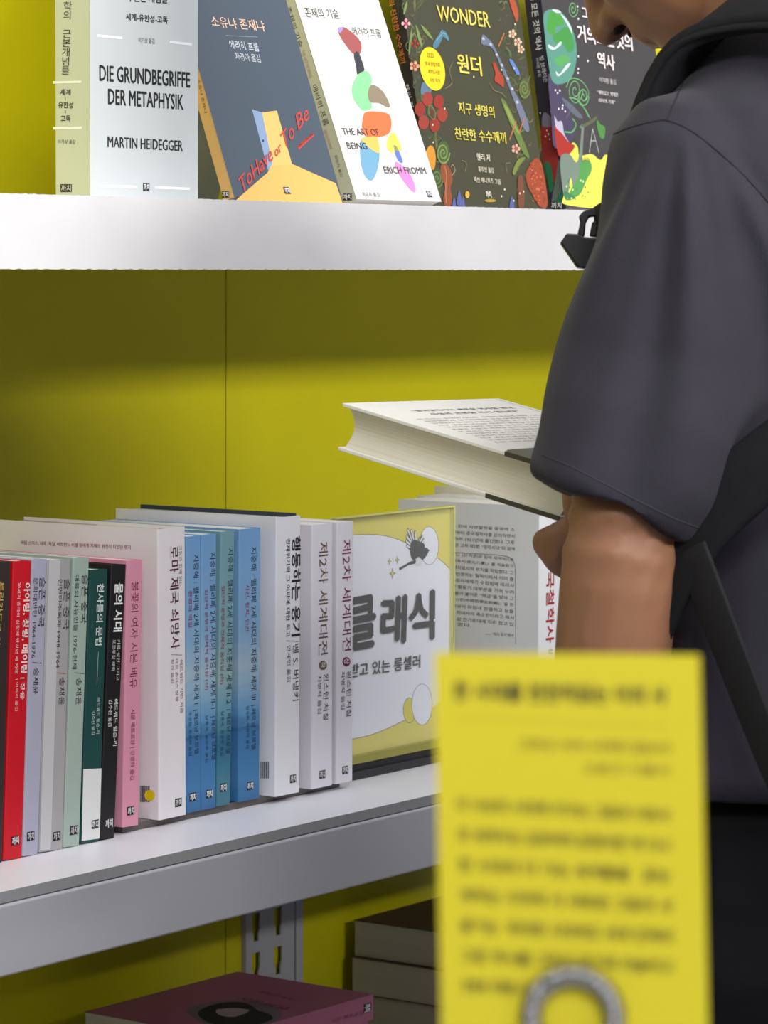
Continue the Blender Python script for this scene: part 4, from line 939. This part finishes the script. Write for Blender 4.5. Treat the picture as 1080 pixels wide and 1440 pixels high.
# twisted silver coil in front of the card
rc = at(806, 1432, D0 - 7); R1 = 59 * (D0 - 7) / F_PX
vdir = -dn; pts = []; 
def coil_pt(t, ph, rw=1.5, tw=9):
    c_ = rc + (rt * math.cos(t) + vdir * math.sin(t)) * R1
    rad = rt * math.cos(t) + vdir * math.sin(t)
    return c_ + rad * (rw * math.cos(tw * t + ph)) + nf * (rw * math.sin(tw * t + ph))
m_chr = mat('chrome_wire', (132, 132, 130), rough=.2, metal=1.0, grain=0)
for ph in (0, math.pi * 2 / 3, math.pi * 4 / 3):
    v, f_ = tube([coil_pt(t, ph) for t in np.linspace(-.6, 2 * math.pi - .6, 120)], 1.15, 8)
    mesh_obj('coil_strand', v, f_, m_chr, card, True)
stem_top = rc - vdir * (R1 + 2); tabz = 110.0
stem_bot = stem_top.copy(); stem_bot[2] = tabz + 6
v, f_ = tube([stem_top, (stem_top + stem_bot) / 2, stem_bot], 1.6, 10); mesh_obj('stem', v, f_, m_chr, card, True)
v, f_ = loft([ell_ring((stem_bot[0], stem_bot[1], zz), (rr, 0, 0), (0, rr, 0), 28) for zz, rr in ((tabz, 24), (tabz + 5, 24), (tabz + 7, 21), (tabz + 7.5, 5))]); mesh_obj('base', v, f_, m_chr, card, True)
tbl = empty('display_table', (300, -1700, FLOOR), 'white display table in front of the rack, lengthened to shade the lowest bay, carrying the foreground card stand', 'table')
abox('table_top', -2000, 5200, -2500, -950, tabz - 24, tabz, M_BOARD, tbl, 1)  # out of view; holds the card stand, stretched long to shade the lowest bay
M_SKIRT = mat('dark_table_skirt', (44, 44, 48), rough=.8)
for a in ((-1980, 5180, -980, -965), (-1980, 5180, -2485, -2470), (-1980, -1965, -2470, -980), (5165, 5180, -2470, -980)): abox('side_panel', *a, FLOOR, tabz - 24, M_SKIRT, tbl)

# ------------------------------------------------------------------ the reader
AZ = math.radians(84); fw = np.array([math.cos(AZ), math.sin(AZ), 0]); lf = np.array([-math.sin(AZ), math.cos(AZ), 0]); upv = np.array([0, 0, 1.0])
SH = at(938, 170, 1985)
NECK = SH - lf * 205; NECK[2] = 0
def P(f_, l_, u_): p = NECK + fw * f_ + lf * l_; return np.array([p[0], p[1], u_ + FLOOR])
RT = CAM_R[:, 0]; UPI = CAM_R[:, 1]; AW = -CAM_R[:, 2]   # picture-right, picture-up, away, used as plain directions
class Blob:
    def __init__(s): s.v = []; s.f = []
    def add(s, v, f_): n = len(s.v); s.v += [tuple(p) for p in v]; s.f += [tuple(i + n for i in q) for q in f_]
    def ellipsoid(s, c, a, b, c3, n=16, m=10):
        rings = []
        for i in range(1, m):
            t = math.pi * i / m; rings.append(ell_ring(np.array(c) + np.array(c3) * math.cos(t), np.array(a) * math.sin(t), np.array(b) * math.sin(t), n))
        v, f_ = loft(rings); s.add(v, f_)
    def limb(s, pts, rr, n=14, per=5):
        path = smooth_path(pts, per) if len(pts) > 2 else [np.array(p, float) for p in pts]
        m = len(path); R = list(np.interp(np.linspace(0, len(rr) - 1, m), range(len(rr)), rr))
        s0 = nrm(path[0] - path[1]); s1 = nrm(path[-1] - path[-2])
        pp = [path[0] + s0 * R[0] * .9, path[0] + s0 * R[0] * .6] + path + [path[-1] + s1 * R[-1] * .6, path[-1] + s1 * R[-1] * .9]
        RR = [R[0] * .4, R[0] * .8] + R + [R[-1] * .8, R[-1] * .4]
        v, f_ = tube(pp, RR, n); s.add(v, f_)
    def loft(s, rings): v, f_ = loft(rings); s.add(v, f_)
    def remesh(s, name, voxel, smooth, m, parent, disp=None, keep=True):
        me = bpy.data.meshes.new('tmp'); me.from_pydata([tuple(V(p)) for p in s.v], [], s.f)
        bm = bmesh.new(); bm.from_mesh(me); bmesh.ops.recalc_face_normals(bm, faces=bm.faces); bm.to_mesh(me); bm.free()
        o = bpy.data.objects.new('tmp', me)
        md = o.modifiers.new('r', 'REMESH'); md.mode = 'VOXEL'; md.voxel_size = voxel / 1000; md.use_smooth_shade = True
        ms = o.modifiers.new('s', 'SMOOTH'); ms.factor = .5; ms.iterations = smooth
        e = evaluated_mesh(o)
        bpy.data.objects.remove(o)
        n = len(e.vertices); co = np.empty(n * 3); e.vertices.foreach_get('co', co); co = co.reshape(-1, 3)
        if disp is not None:
            no = np.empty(n * 3); e.vertices.foreach_get('normal', no); no = no.reshape(-1, 3)
            mm = co * 1000 + np.array([OX, 0, FLOOR]); co = co + no * (disp(mm, no)[:, None] / 1000)
        inv = np.array(wmat(parent).inverted()); co = co @ inv[:3, :3].T + inv[:3, 3]
        e.vertices.foreach_set('co', co.ravel()); e.materials.clear(); e.materials.append(m); e.update()
        e.polygons.foreach_set('use_smooth', [True] * len(e.polygons))
        ob = bpy.data.objects.new(name, e); LATE.link(ob); ob.parent = parent
        return ob

person = empty('person', (NECK[0], NECK[1], FLOOR), 'person in a dark grey T-shirt reading a held book, black backpack on', 'person')
M_SKIN = mat('skin', (144, 102, 76), rough=.5, spec=.35, grain=.05, scale=14, sss=.12, bump=.15, bscale=120)
M_SHIRT = mat('charcoal_jersey', (50, 48, 57), rough=.85, spec=.15, grain=.06, scale=40, sheen=.06, bump=.25, bscale=900)
M_TROUSER = mat('black_trousers', (22, 22, 25), rough=.9, spec=.1, grain=.1)

# held book frame: lower cover, near edge from left to right end
PL, PR = at(475, 633, 2300), at(787, 732, 2131)
hu = nrm(PL - PR); hw = nrm(np.cross(hu, upv)); hw = nrm(hw + upv * 0.0); hn = np.cross(hw, hu)
HL = np.linalg.norm(PL - PR); HWd = 144.0; HT = 33.0

shoulder = at(985, 290, 2045); elbow = at(858, 965, 2000); wrist = at(886, 778, 2165)
B = Blob()
# legs and feet
for s in (1, -1):
    hip = P(-5, 88 * s, 880); knee = P(12, 95 * s, 480); ank = P(-18, 98 * s, 90)
    B.limb([hip, (hip + knee) / 2 + fw * 8, knee, (knee + ank) / 2 - fw * 14, ank], [88, 76, 56, 54, 36])
    B.limb([P(-45, 98 * s, 45), P(40, 102 * s, 50), P(140, 108 * s, 32), P(190, 110 * s, 26)], [36, 42, 36, 24])
# trunk
B.loft([ell_ring(P(f_, 0, u_), lf * a, fw * b_, 28) for u_, f_, a, b_ in ((800, 0, 150, 105), (900, 0, 168, 112), (1000, 2, 155, 104), (1120, 6, 158, 108), (1240, 8, 172, 116), (1330, 2, 150, 96), (1372, 0, 100, 70), (1420, 6, 62, 58))])
# neck and head, head bowed over the book and turned a little to the left
hc = P(128, 26, 1541); ha = math.radians(46)
hd = nrm(fw * math.cos(math.radians(9)) + lf * math.sin(math.radians(9)))
face_d = nrm(hd * math.cos(ha) - upv * math.sin(ha)); crown = nrm(upv * math.cos(ha) + hd * math.sin(ha)); hl = np.cross(crown, face_d)
B.limb([P(0, 0, 1385), P(38, 4, 1440), hc - crown * 45 - face_d * 24], [62, 56, 56])
B.ellipsoid(hc - face_d * 12 + crown * 22, hl * 77, face_d * 95, crown * 96)
B.ellipsoid(hc + face_d * 22 - crown * 38, hl * 63, face_d * 66, crown * 70)
B.ellipsoid(hc + face_d * 52 - crown * 76, hl * 33, face_d * 30, crown * 26)          # chin
B.ellipsoid(hc + face_d * 48 - crown * 30 + hl * 34, hl * 30, face_d * 30, crown * 34)  # cheeks
B.ellipsoid(hc + face_d * 48 - crown * 30 - hl * 34, hl * 30, face_d * 30, crown * 34)
B.limb([hc + face_d * 80 + crown * 8, hc + face_d * 92 - crown * 12, hc + face_d * 101 - crown * 30], [8, 10, 12], per=4)
B.ellipsoid(hc + face_d * 88 - crown * 33 + hl * 12, hl * 10, face_d * 12, crown * 9)
B.ellipsoid(hc + face_d * 88 - crown * 33 - hl * 12, hl * 10, face_d * 12, crown * 9)
B.ellipsoid(hc + face_d * 82 - crown * 53, hl * 23, face_d * 9, crown * 5); B.ellipsoid(hc + face_d * 80 - crown * 62, hl * 19, face_d * 9, crown * 6)
for s in (1, -1): B.ellipsoid(hc - face_d * 6 - crown * 14 + hl * 76 * s, hl * 8, face_d * 17, crown * 31)
# left arm
B.limb([shoulder, (shoulder * .5 + elbow * .5) + RT * -2, at(880, 740, 1992), elbow], [40, 40, 37, 35])
B.ellipsoid(elbow, RT * 35, AW * 38, UPI * 36)
B.limb([elbow, elbow * .55 + wrist * .45 - upv * 4, wrist], [36, 36, 25])
def hand(B, wr, palm_c, palm_n, fdir, side, curls, thumb, ln=1.0):
    """palm slab with four fingers and a thumb; palm_n points out of the palm"""
    palm_n = nrm(palm_n); fdir = nrm(fdir - palm_n * np.dot(fdir, palm_n)); sd = nrm(np.cross(fdir, palm_n)) * side
    B.limb([wr, palm_c - fdir * 34], [24, 22])
    B.loft([ell_ring(palm_c + fdir * t, sd * a, palm_n * 13, 18) for t, a in ((-46, 24), (-30, 33), (0, 40), (30, 41), (44, 38))])
    for i, (o_, L) in enumerate(((29, 72), (10, 80), (-10, 75), (-28, 58))):
        c0 = palm_c + fdir * 34 + sd * o_; ang = 0; pts = [c0]; q = c0
        for seg, cu in zip((.45, .31, .24), curls):
            ang += math.radians(cu); q = q + (fdir * math.cos(ang) + palm_n * math.sin(ang)) * L * ln * seg; pts.append(q)
        B.limb(pts, [10, 9, 8.4, 7.4], 10, 4)
    t0 = palm_c - fdir * 18 + sd * 30
    B.limb([t0] + thumb, [14, 12, 10.5, 8.5], 10, 4)
# book surfaces for the hands
bc = lambda a_, b_, c_: PR + hu * a_ + hw * b_ + hn * c_      # a along length from the near-right end, b away, c up
pc = bc(-1, 36, -16)
hand(B, wrist, pc, hn, nrm(hu * .3 + hw * .95), 1, (4, 10, 14), [bc(-26, -4, 6), bc(-14, -2, HT + 4), bc(2, 14, HT + 11)])
# right arm, supporting the spine side
sh2 = P(0, -178, 1345); el2 = P(26, -236, 1078); wr2 = bc(62, HWd + 74, -12)
B.limb([sh2, sh2 * .5 + el2 * .5, el2], [50, 42, 36]); B.limb([el2, el2 * .5 + wr2 * .5, wr2], [36, 34, 25])
pc2 = bc(98, HWd + 30, -16)
hand(B, wr2, pc2, hn, nrm(hu * .75 - hw * .65), -1, (3, 6, 8), [bc(76, HWd + 40, -4), bc(92, HWd + 24, 6), bc(114, HWd + 17, 12)])
body_o = B.remesh('body', 3.6, 5, M_SKIN, person)
# nostril, eyes, mouth line, hair, brows
def ell_obj(name, c, a, b_, c3, m, n=14, mm=8):
    q = Blob(); q.ellipsoid(c, a, b_, c3, n, mm); return mesh_obj(name, q.v, q.f, m, person, True)
for s in (1, -1): ell_obj('nostril', hc + face_d * 91 - crown * 41.5 + hl * 10.5 * s, hl * 4.6, face_d * 6.0, crown * 2.8, mat('nostril_dark', (40, 18, 14), rough=.9))
M_EYE = mat('eye_white', (222, 216, 208), rough=.2, grain=0)
for s in (1, -1):
    ell_obj('eye', hc + face_d * 70 + crown * 2 + hl * 31 * s, hl * 12, face_d * 9, crown * 6, M_EYE)
    ell_obj('iris', hc + face_d * 75.6 + crown * 1 + hl * 31 * s, hl * 5, face_d * 4, crown * 5, mat('iris_brown', (40, 24, 16), rough=.2))
    ell_obj('eyebrow', hc + face_d * 80 + crown * 22 + hl * 32 * s, hl * 19, face_d * 5, crown * 3.5, mat('hair_black', (20, 17, 16), rough=.6))
H = Blob()
H.ellipsoid(hc - face_d * 22 + crown * 36, hl * 84, face_d * 96, crown * 94)
H.ellipsoid(hc - face_d * 44 - crown * 8, hl * 74, face_d * 62, crown * 74)
def hair_disp(p, n): return 2.2 * np.sin(p[:, 0] * .31 + 3 * np.sin(p[:, 2] * .05)) * np.sin(p[:, 1] * .27)
H.remesh('hair', 4, 2, MATS['hair_black'], person, hair_disp)
# T-shirt: trunk, drop shoulders and wide sleeves as one garment
S = Blob()
tor = [ell_ring(P(f_, 0, u_), lf * a, fw * b_, 36) for u_, f_, a, b_ in ((968, 0, 192, 134), (980, 0, 196, 138), (1060, 2, 190, 134), (1160, 4, 190, 132), (1260, 4, 200, 134), (1330, 0, 200, 122), (1385, 0, 172, 100), (1420, 4, 120, 84), (1444, 12, 80, 74))]
S.loft(tor)
def sec(x, y, d, hwpx, dep, tilt=0.0):
    c = at(x, y, d); k = d / F_PX; t = math.radians(tilt)
    return ell_ring(c, (RT * math.cos(t) - UPI * math.sin(t)) * hwpx * k, AW * dep, 32)
S.loft([sec(1010, 150, 2060, 60, 40, 20), sec(985, 172, 2050, 92, 56, 18), sec(975, 215, 2042, 118, 64, 12), sec(975, 290, 2036, 132, 68, 6), sec(968, 400, 2030, 156, 68, 4), sec(950, 510, 2026, 164, 68, 8),
        sec(930, 600, 2014, 165, 68, 18), sec(897, 668, 2006, 148, 63, 24), sec(866, 708, 2002, 130, 60, 24.5), sec(862, 718, 2001, 127, 58, 24.5)])
S.limb([P(0, -178, 1348), P(8, -212, 1240), P(18, -222, 1165)], [72, 72, 74])
shc = shoulder
def folds(p, n):
    # soft folds falling from the shoulder seam along the sleeve, drape on the trunk
    r_ = p - CAM_C; cam_ = r_ @ CAM_R; px = 540 - F_PX * 0 + 0 * cam_[:, 0]
    rel = p - np.array(at(955, 190, 2000)); a_ = rel @ RT; h_ = -(rel @ UPI); q = rel @ AW
    ang = np.arctan2(a_, np.maximum(h_ + 40, 10))
    fade = np.clip(h_ / 60, 0, 1) * np.clip((330 - h_) / 120, 0, 1)
    sleeve = (np.linalg.norm(rel[:, :2], axis=1) < 130)
    d = np.where(sleeve, fade * (3.4 * np.sin(ang * 17 + .9) + 1.6 * np.sin(ang * 31 + h_ * .012)), 0)
    z = p[:, 2] - FLOOR; l_ = (p - NECK) @ lf; f_ = (p - NECK) @ fw; th = np.arctan2(l_, f_)
    trunk = (~sleeve) & (z < 1330)
    d = d + np.where(trunk, 4.0 * np.sin(th * 9 + z * .018) * np.clip((1330 - z) / 200, 0, 1) + 2.0 * np.sin(th * 5 - z * .045), 0)
    return d
shirt = S.remesh('tshirt', 4.0, 6, M_SHIRT, person, folds)
T_ = Blob()
T_.loft([ell_ring(P(f_, 0, u_), lf * a, fw * b_, 32) for u_, f_, a, b_ in ((790, 0, 168, 118), (900, 0, 184, 128), (980, 2, 172, 120), (1010, 2, 165, 116))])
for s in (1, -1):
    hip = P(-5, 90 * s, 860); knee = P(12, 97 * s, 480); ank = P(-16, 99 * s, 95)
    T_.limb([hip, (hip + knee) / 2 + fw * 6, knee, (knee + ank) / 2 - fw * 8, ank], [104, 92, 74, 68, 58])
T_.remesh('trousers', 6, 4, M_TROUSER, person)
for s in (1, -1):
    q = Blob(); q.limb([P(-48, 99 * s, 48), P(40, 103 * s, 52), P(140, 109 * s, 38), P(196, 111 * s, 34)], [44, 50, 43, 32]); q.remesh('shoe', 6, 3, mat('shoe_grey', (60, 60, 62), rough=.7), person)
# seams cut as dark cords lying on the cloth
def bvh_of(o):
    me = o.data; mw = wmat(o.parent); return BVHTree.FromPolygons([mw @ v.co for v in me.vertices], [tuple(p.vertices) for p in me.polygons])
bv = bvh_of(shirt)
def cast(x, y, tree=bv, lift=0.0):
    o_ = V(CAM_C); d_ = (V(at(x, y, 1000)) - o_).normalized(); h_ = tree.ray_cast(o_, d_)
    if h_[0] is None: return None
    p = h_[0] + h_[1] * lift / 1000; return np.array([p.x * 1000 + OX, p.y * 1000, p.z * 1000 + FLOOR])
def seam(name, px, r, m, lift=-.1):
    pts = [cast(x, y, bv, lift) for x, y in curve_pts(px, False, 6)]; pts = [p for p in pts if p is not None]
    ok = [pts[0]]
    for p in pts[1:]:
        if np.linalg.norm(p - ok[-1]) < 60: ok.append(p)
    if len(ok) > 2: v, f_ = tube(ok, r, 6); mesh_obj(name, v, f_, m, person, True)
M_SEAM = mat('seam_thread', (34, 32, 38), rough=.9)
seam('sleeve_seam', [(856, 192), (885, 180), (920, 171), (940, 170), (975, 186), (1020, 222), (1055, 256), (1084, 288)], .75, M_SEAM)
seam('shoulder_seam', [(939, 169), (948, 146), (960, 118), (972, 92)], .5, M_SEAM)
seam('hem_stitch', [(763, 640), (800, 655), (850, 680), (900, 706), (950, 730), (990, 745)], .5, mat('seam_thread_light', (52, 50, 60), rough=.9))

# held book (kept in the reader's hands)
hb = empty('hardcover_book', PR, 'open-market thick white hardcover held flat in the reader\'s hands', 'book', None, rot=np.stack([hu, np.cross(hn, hu), hn], 1))
hb['label'] = 'thick white hardcover with dark paper band, held level in the reader\'s hands'
M_HB = paper((238, 236, 230)); M_BAND = mat('charcoal_band', (62, 61, 60), rough=.35, grain=.02)
bt = 2.4
def plate(name, a0, a1, b0, b1, c0, c1, m): return box(name, bc(a0, b0, c0), hu * (a1 - a0), hw * (b1 - b0), hn * (c1 - c0), m, hb, .4)
plate('bottom_board', 0, HL, 0, HWd, 0, bt, M_HB); plate('top_board', 0, HL, 0, HWd, HT - bt, HT, M_HB)
sp = []
rings = []
for a_ in (0.5, HL - .5):
    ring = [bc(a_, HWd - 4 + 9 * math.sin(math.pi * k / 12), bt * 0 + HT * k / 12) for k in range(13)] + [bc(a_, HWd - 6 + 9 * math.sin(math.pi * k / 12), HT * k / 12) for k in range(12, -1, -1)]
    rings.append(ring)
v, f_ = loft(rings); fix_normals(mesh_obj('spine', v, f_, M_HB, hb, False))
# page block with concave fore-edge
rings = []
for a_ in (3.5, HL - 3.5):
    n_ = 12; z0, z1 = bt + .05, HT - bt - .05
    ring = [bc(a_, 3.5 + 6.5 * math.sin(math.pi * k / n_), z0 + (z1 - z0) * k / n_) for k in range(n_ + 1)] + [bc(a_, HWd - 7, z1), bc(a_, HWd - 7, z0)]
    rings.append(ring)
v, f_ = loft(rings); pg = fix_normals(mesh_obj('pages', v, f_, page_mat((228, 222, 202), 2, 'held_pages'), hb))
# dark band round the tail end, rounded corner on top
fT = Face(bc(0, 0, HT), hn)
def bandpoly(name, L0, c_, th, flip):
    pts = [(0, -.3), (L0 - 9, -.3)] + [(L0 - 9 + 9 * math.sin(t), 9 - 9 * math.cos(t) - .3) for t in np.linspace(.2, 1.57, 6)] + [(L0 + 4, 60), (L0, HWd), (0, HWd)]
    v = [bc(a_, b_, c_) for a_, b_ in pts] + [bc(a_, b_, c_ + th) for a_, b_ in pts]; n = len(pts)
    f_ = [tuple(range(n)), tuple(range(n, 2 * n))] + [(i, (i + 1) % n, n + (i + 1) % n, n + i) for i in range(n)]
    fix_normals(mesh_obj(name, v, f_, M_BAND, hb))
bandpoly('paper_band', 62, HT + .05, .5, 0); bandpoly('paper_band', 76, -.55, .5, 0)
box('band_lip', bc(0, -.5, -.5), hu * 72, hw * .45, hn * (bt + .9), M_BAND, hb); box('band_lip', bc(0, -.5, HT - bt - .3), hu * 58, hw * .45, hn * (bt + .8), M_BAND, hb)
# printed back-cover text
def ttxt(s, a_, b0, b1, hh, rgb, nm, bold=0.0):
    vs, fs2 = glyphs(s, bold); mn = vs.min(0); mx = vs.max(0)
    W_ = [bc(a_ + (y - mn[1]) / (mx[1] - mn[1]) * hh, b0 + (x - mn[0]) / (mx[0] - mn[0]) * (b1 - b0), HT + .15 + z_) for x, y, z_ in vs]
    mesh_obj(nm, W_, fs2, ink(rgb), hb)
ttxt('“중국철학사는 새로운 역사를 연다,', 190, 34, 128, 6, (70, 68, 68), 'headline', .015)
ttxt('사상의 근본을 다시 읽는다”', 178, 40, 122, 6, (70, 68, 68), 'headline', .015)
import itertools
bl_ = ['이 저서는 중국의 시대와 세계의 역사에 대한 기록이고', '서양철학과 중국철학의 근본개념들을 강의하면서', '고대에서 현대에 이르는 사상의 위기와 용기를 그리고', '지구 생명의 역사와 제국의 운명을 전체적으로 그리다', '그 여파에 대한 회고와 경제의 기술을 함께 저술하고', '존재의 기술과 세계의 움직임은 이 저자의 심장에 있다']
for i in range(12): ttxt(bl_[i % 6], 164 - i * 7.2, 16, 138 - (30 if i == 11 else 0), 3.6, (108, 106, 104), 'blurb')

# ------------------------------------------------------------------ backpack
bag = empty('backpack', P(-260, 0, 900), 'black backpack worn on the reader\'s back with padded shoulder straps and buckle', 'backpack')
M_BAG = mat('black_nylon', (20, 20, 23), rough=.75, spec=.25, grain=.1, scale=120, bump=.3, bscale=700)
M_PAD = mat('black_strap_pad', (26, 26, 29), rough=.85, spec=.2, grain=.1, scale=80, bump=.2, bscale=900)
M_WEB = mat('black_webbing', (24, 24, 26), rough=.8, grain=.12, scale=400, bump=.4, bscale=1500)
M_PATCH = mat('grey_webbing', (62, 62, 70), rough=.8, grain=.05, scale=300, bump=.3, bscale=1500)
K = Blob()
K.loft([ell_ring(P(f_, 0, u_), lf * a, fw * b_, 28) for u_, f_, a, b_ in ((905, -235, 120, 70), (925, -240, 150, 92), (1050, -245, 158, 98), (1220, -240, 155, 92), (1340, -225, 138, 76), (1385, -212, 96, 46))])
K.remesh('pack_body', 6, 3, M_BAG, bag, None)
def strap(name, pts, wd, th, m, wdir=None, per=6, edge=0.0, parent=bag):
    path = smooth_path(pts, per); rings = []
    for i, p in enumerate(path):
        t = nrm(path[min(i + 1, len(path) - 1)] - path[max(i - 1, 0)])
        wq = wdir(i / (len(path) - 1), t) if callable(wdir) else wdir
        wv = nrm(wq - t * np.dot(wq, t)); nn = np.cross(t, wv)
        a_, b_ = wd / 2, th / 2; r_ = min(b_ * .9, 4)
        prof = []
        for (cx, cy, s0) in ((a_ - r_, b_ - r_, 0), (-a_ + r_, b_ - r_, 1), (-a_ + r_, -b_ + r_, 2), (a_ - r_, -b_ + r_, 3)):
            for q in (0, .5, 1): t_ = (s0 + q) * math.pi / 2; prof.append((cx + r_ * math.cos(t_), cy + r_ * math.sin(t_)))
        rings.append([p + wv * x_ + nn * y_ for x_, y_ in prof])
    v, f_ = loft(rings); return fix_normals(mesh_obj(name, v, f_, m, parent, True))
for s in (1, -1):
    strap('side_band', [P(-130, 178 * s, 1215), P(-80, 204 * s, 1180), P(-30, 220 * s, 1130), P(5, 222 * s, 1070)], 42, 8, M_PAD, upv + fw * .6)  # black band slanting across the shirt side below the arm
    path = [P(-150, 96 * s, 1300), P(-132, 104 * s, 1392), P(-84, 110 * s, 1438), P(-14, 113 * s, 1452), P(42, 118 * s, 1428), P(72, 126 * s, 1345), P(78, 138 * s, 1262), P(66, 152 * s, 1190)]
    tilt = lambda u_, t, s=s: lf * s - upv * .62 * max(0.0, math.sin(math.pi * min(1, u_ * 1.25 + .05)))
    strap('shoulder_strap', path, 66, 14, M_PAD, tilt)
    strap('strap_piping', path, 73, 5, M_BAG, tilt)
    strap('lower_webbing', [P(-34, 224 * s, 1125), P(-58, 220 * s, 1070), P(-82, 212 * s, 1010), P(-108, 199 * s, 945)], 24, 3, M_WEB, fw + upv * .35)
# grab webbing patch on the strap, buckle of the chest strap
strap('webbing_patch', [P(-64, 111, 1446) + (lf * .5 + upv * .85) * 8, P(-36, 112, 1451) + (lf * .5 + upv * .85) * 8], 60, 4, M_PATCH, lf - upv * .6)
strap('chest_strap', [P(122, 110, 1290), P(150, 0, 1285), P(122, -110, 1290)], 20, 2.5, M_WEB, upv)

# open half of the chest buckle, hanging from the left shoulder strap beside the sleeve
M_BUC = mat('black_buckle_plastic', (18, 18, 20), rough=.35, spec=.5, grain=0)
def buckle_prism(name, px, d, th, m):
    a = [at(x, y, d) for x, y in px]; b_ = [p + AW * th for p in a]; n = len(px)
    o = fix_normals(mesh_obj(name, a + b_, [tuple(range(n)), tuple(range(n, 2 * n))] + [(i, (i + 1) % n, n + (i + 1) % n, n + i) for i in range(n)], m, bag)); return bevel(o, 1.0)
buckle_prism('buckle_body', [(788, 341), (797, 328), (814, 329), (822, 333), (840, 334), (836, 350), (826, 378), (812, 376)], 2128, 9, M_BUC)
buckle_prism('buckle_prong', [(812, 331), (816, 312), (814, 304), (820, 297), (834, 292), (842, 296), (842, 304), (829, 305), (824, 314), (822, 333)], 2131, 5, M_BUC)
buckle_prism('buckle_prong', [(829, 332), (833, 312), (842, 308), (850, 312), (844, 334)], 2131, 5, M_BUC)
strap('buckle_webbing', [at(838, 312, 2134), at(852, 306, 2120), P(80, 134, 1318)], 20, 2.5, M_WEB, upv)

# ------------------------------------------------------------------ print belongs to the sheet it is printed on
KIDS = {}
for o in LATE.items:
    if o.parent: KIDS.setdefault(o.parent.name, []).append(o)
SOLID = {'cover', 'cover_side', 'pages', 'front_cover', 'back_cover', 'spine', 'jacket_flap', 'navy_board', 'acrylic_sheet', 'acrylic_edge', 'card_insert', 'sign_base', 'base_lip', 'card_ledge', 'ledge_support',
         'card', 'coil_strand', 'stem', 'base', 'bottom_board', 'top_board', 'paper_band', 'band_lip'}
base_name = lambda o: o.name.split('.')[0]
for root, kids in list(KIDS.items()):
    sheets = {}
    for k in kids: sheets.setdefault(base_name(k), k)
    if not ({'cover', 'front_cover', 'card_insert', 'card', 'top_board'} & set(sheets)): continue
    for k in kids:
        if base_name(k) in SOLID or k.type != 'MESH' or not len(k.data.polygons): continue
        host = sheets.get('cover') or sheets.get('card_insert') or sheets.get('card') or sheets.get('top_board')
        if host is None: host = sheets['spine'] if abs(k.data.polygons[0].normal.x) > .7 else sheets['front_cover']
        k.parent = host

# ------------------------------------------------------------------ link everything into the scene
for o in LATE.items: COL.objects.link(o)
bpy.data.scenes.remove(TMP)
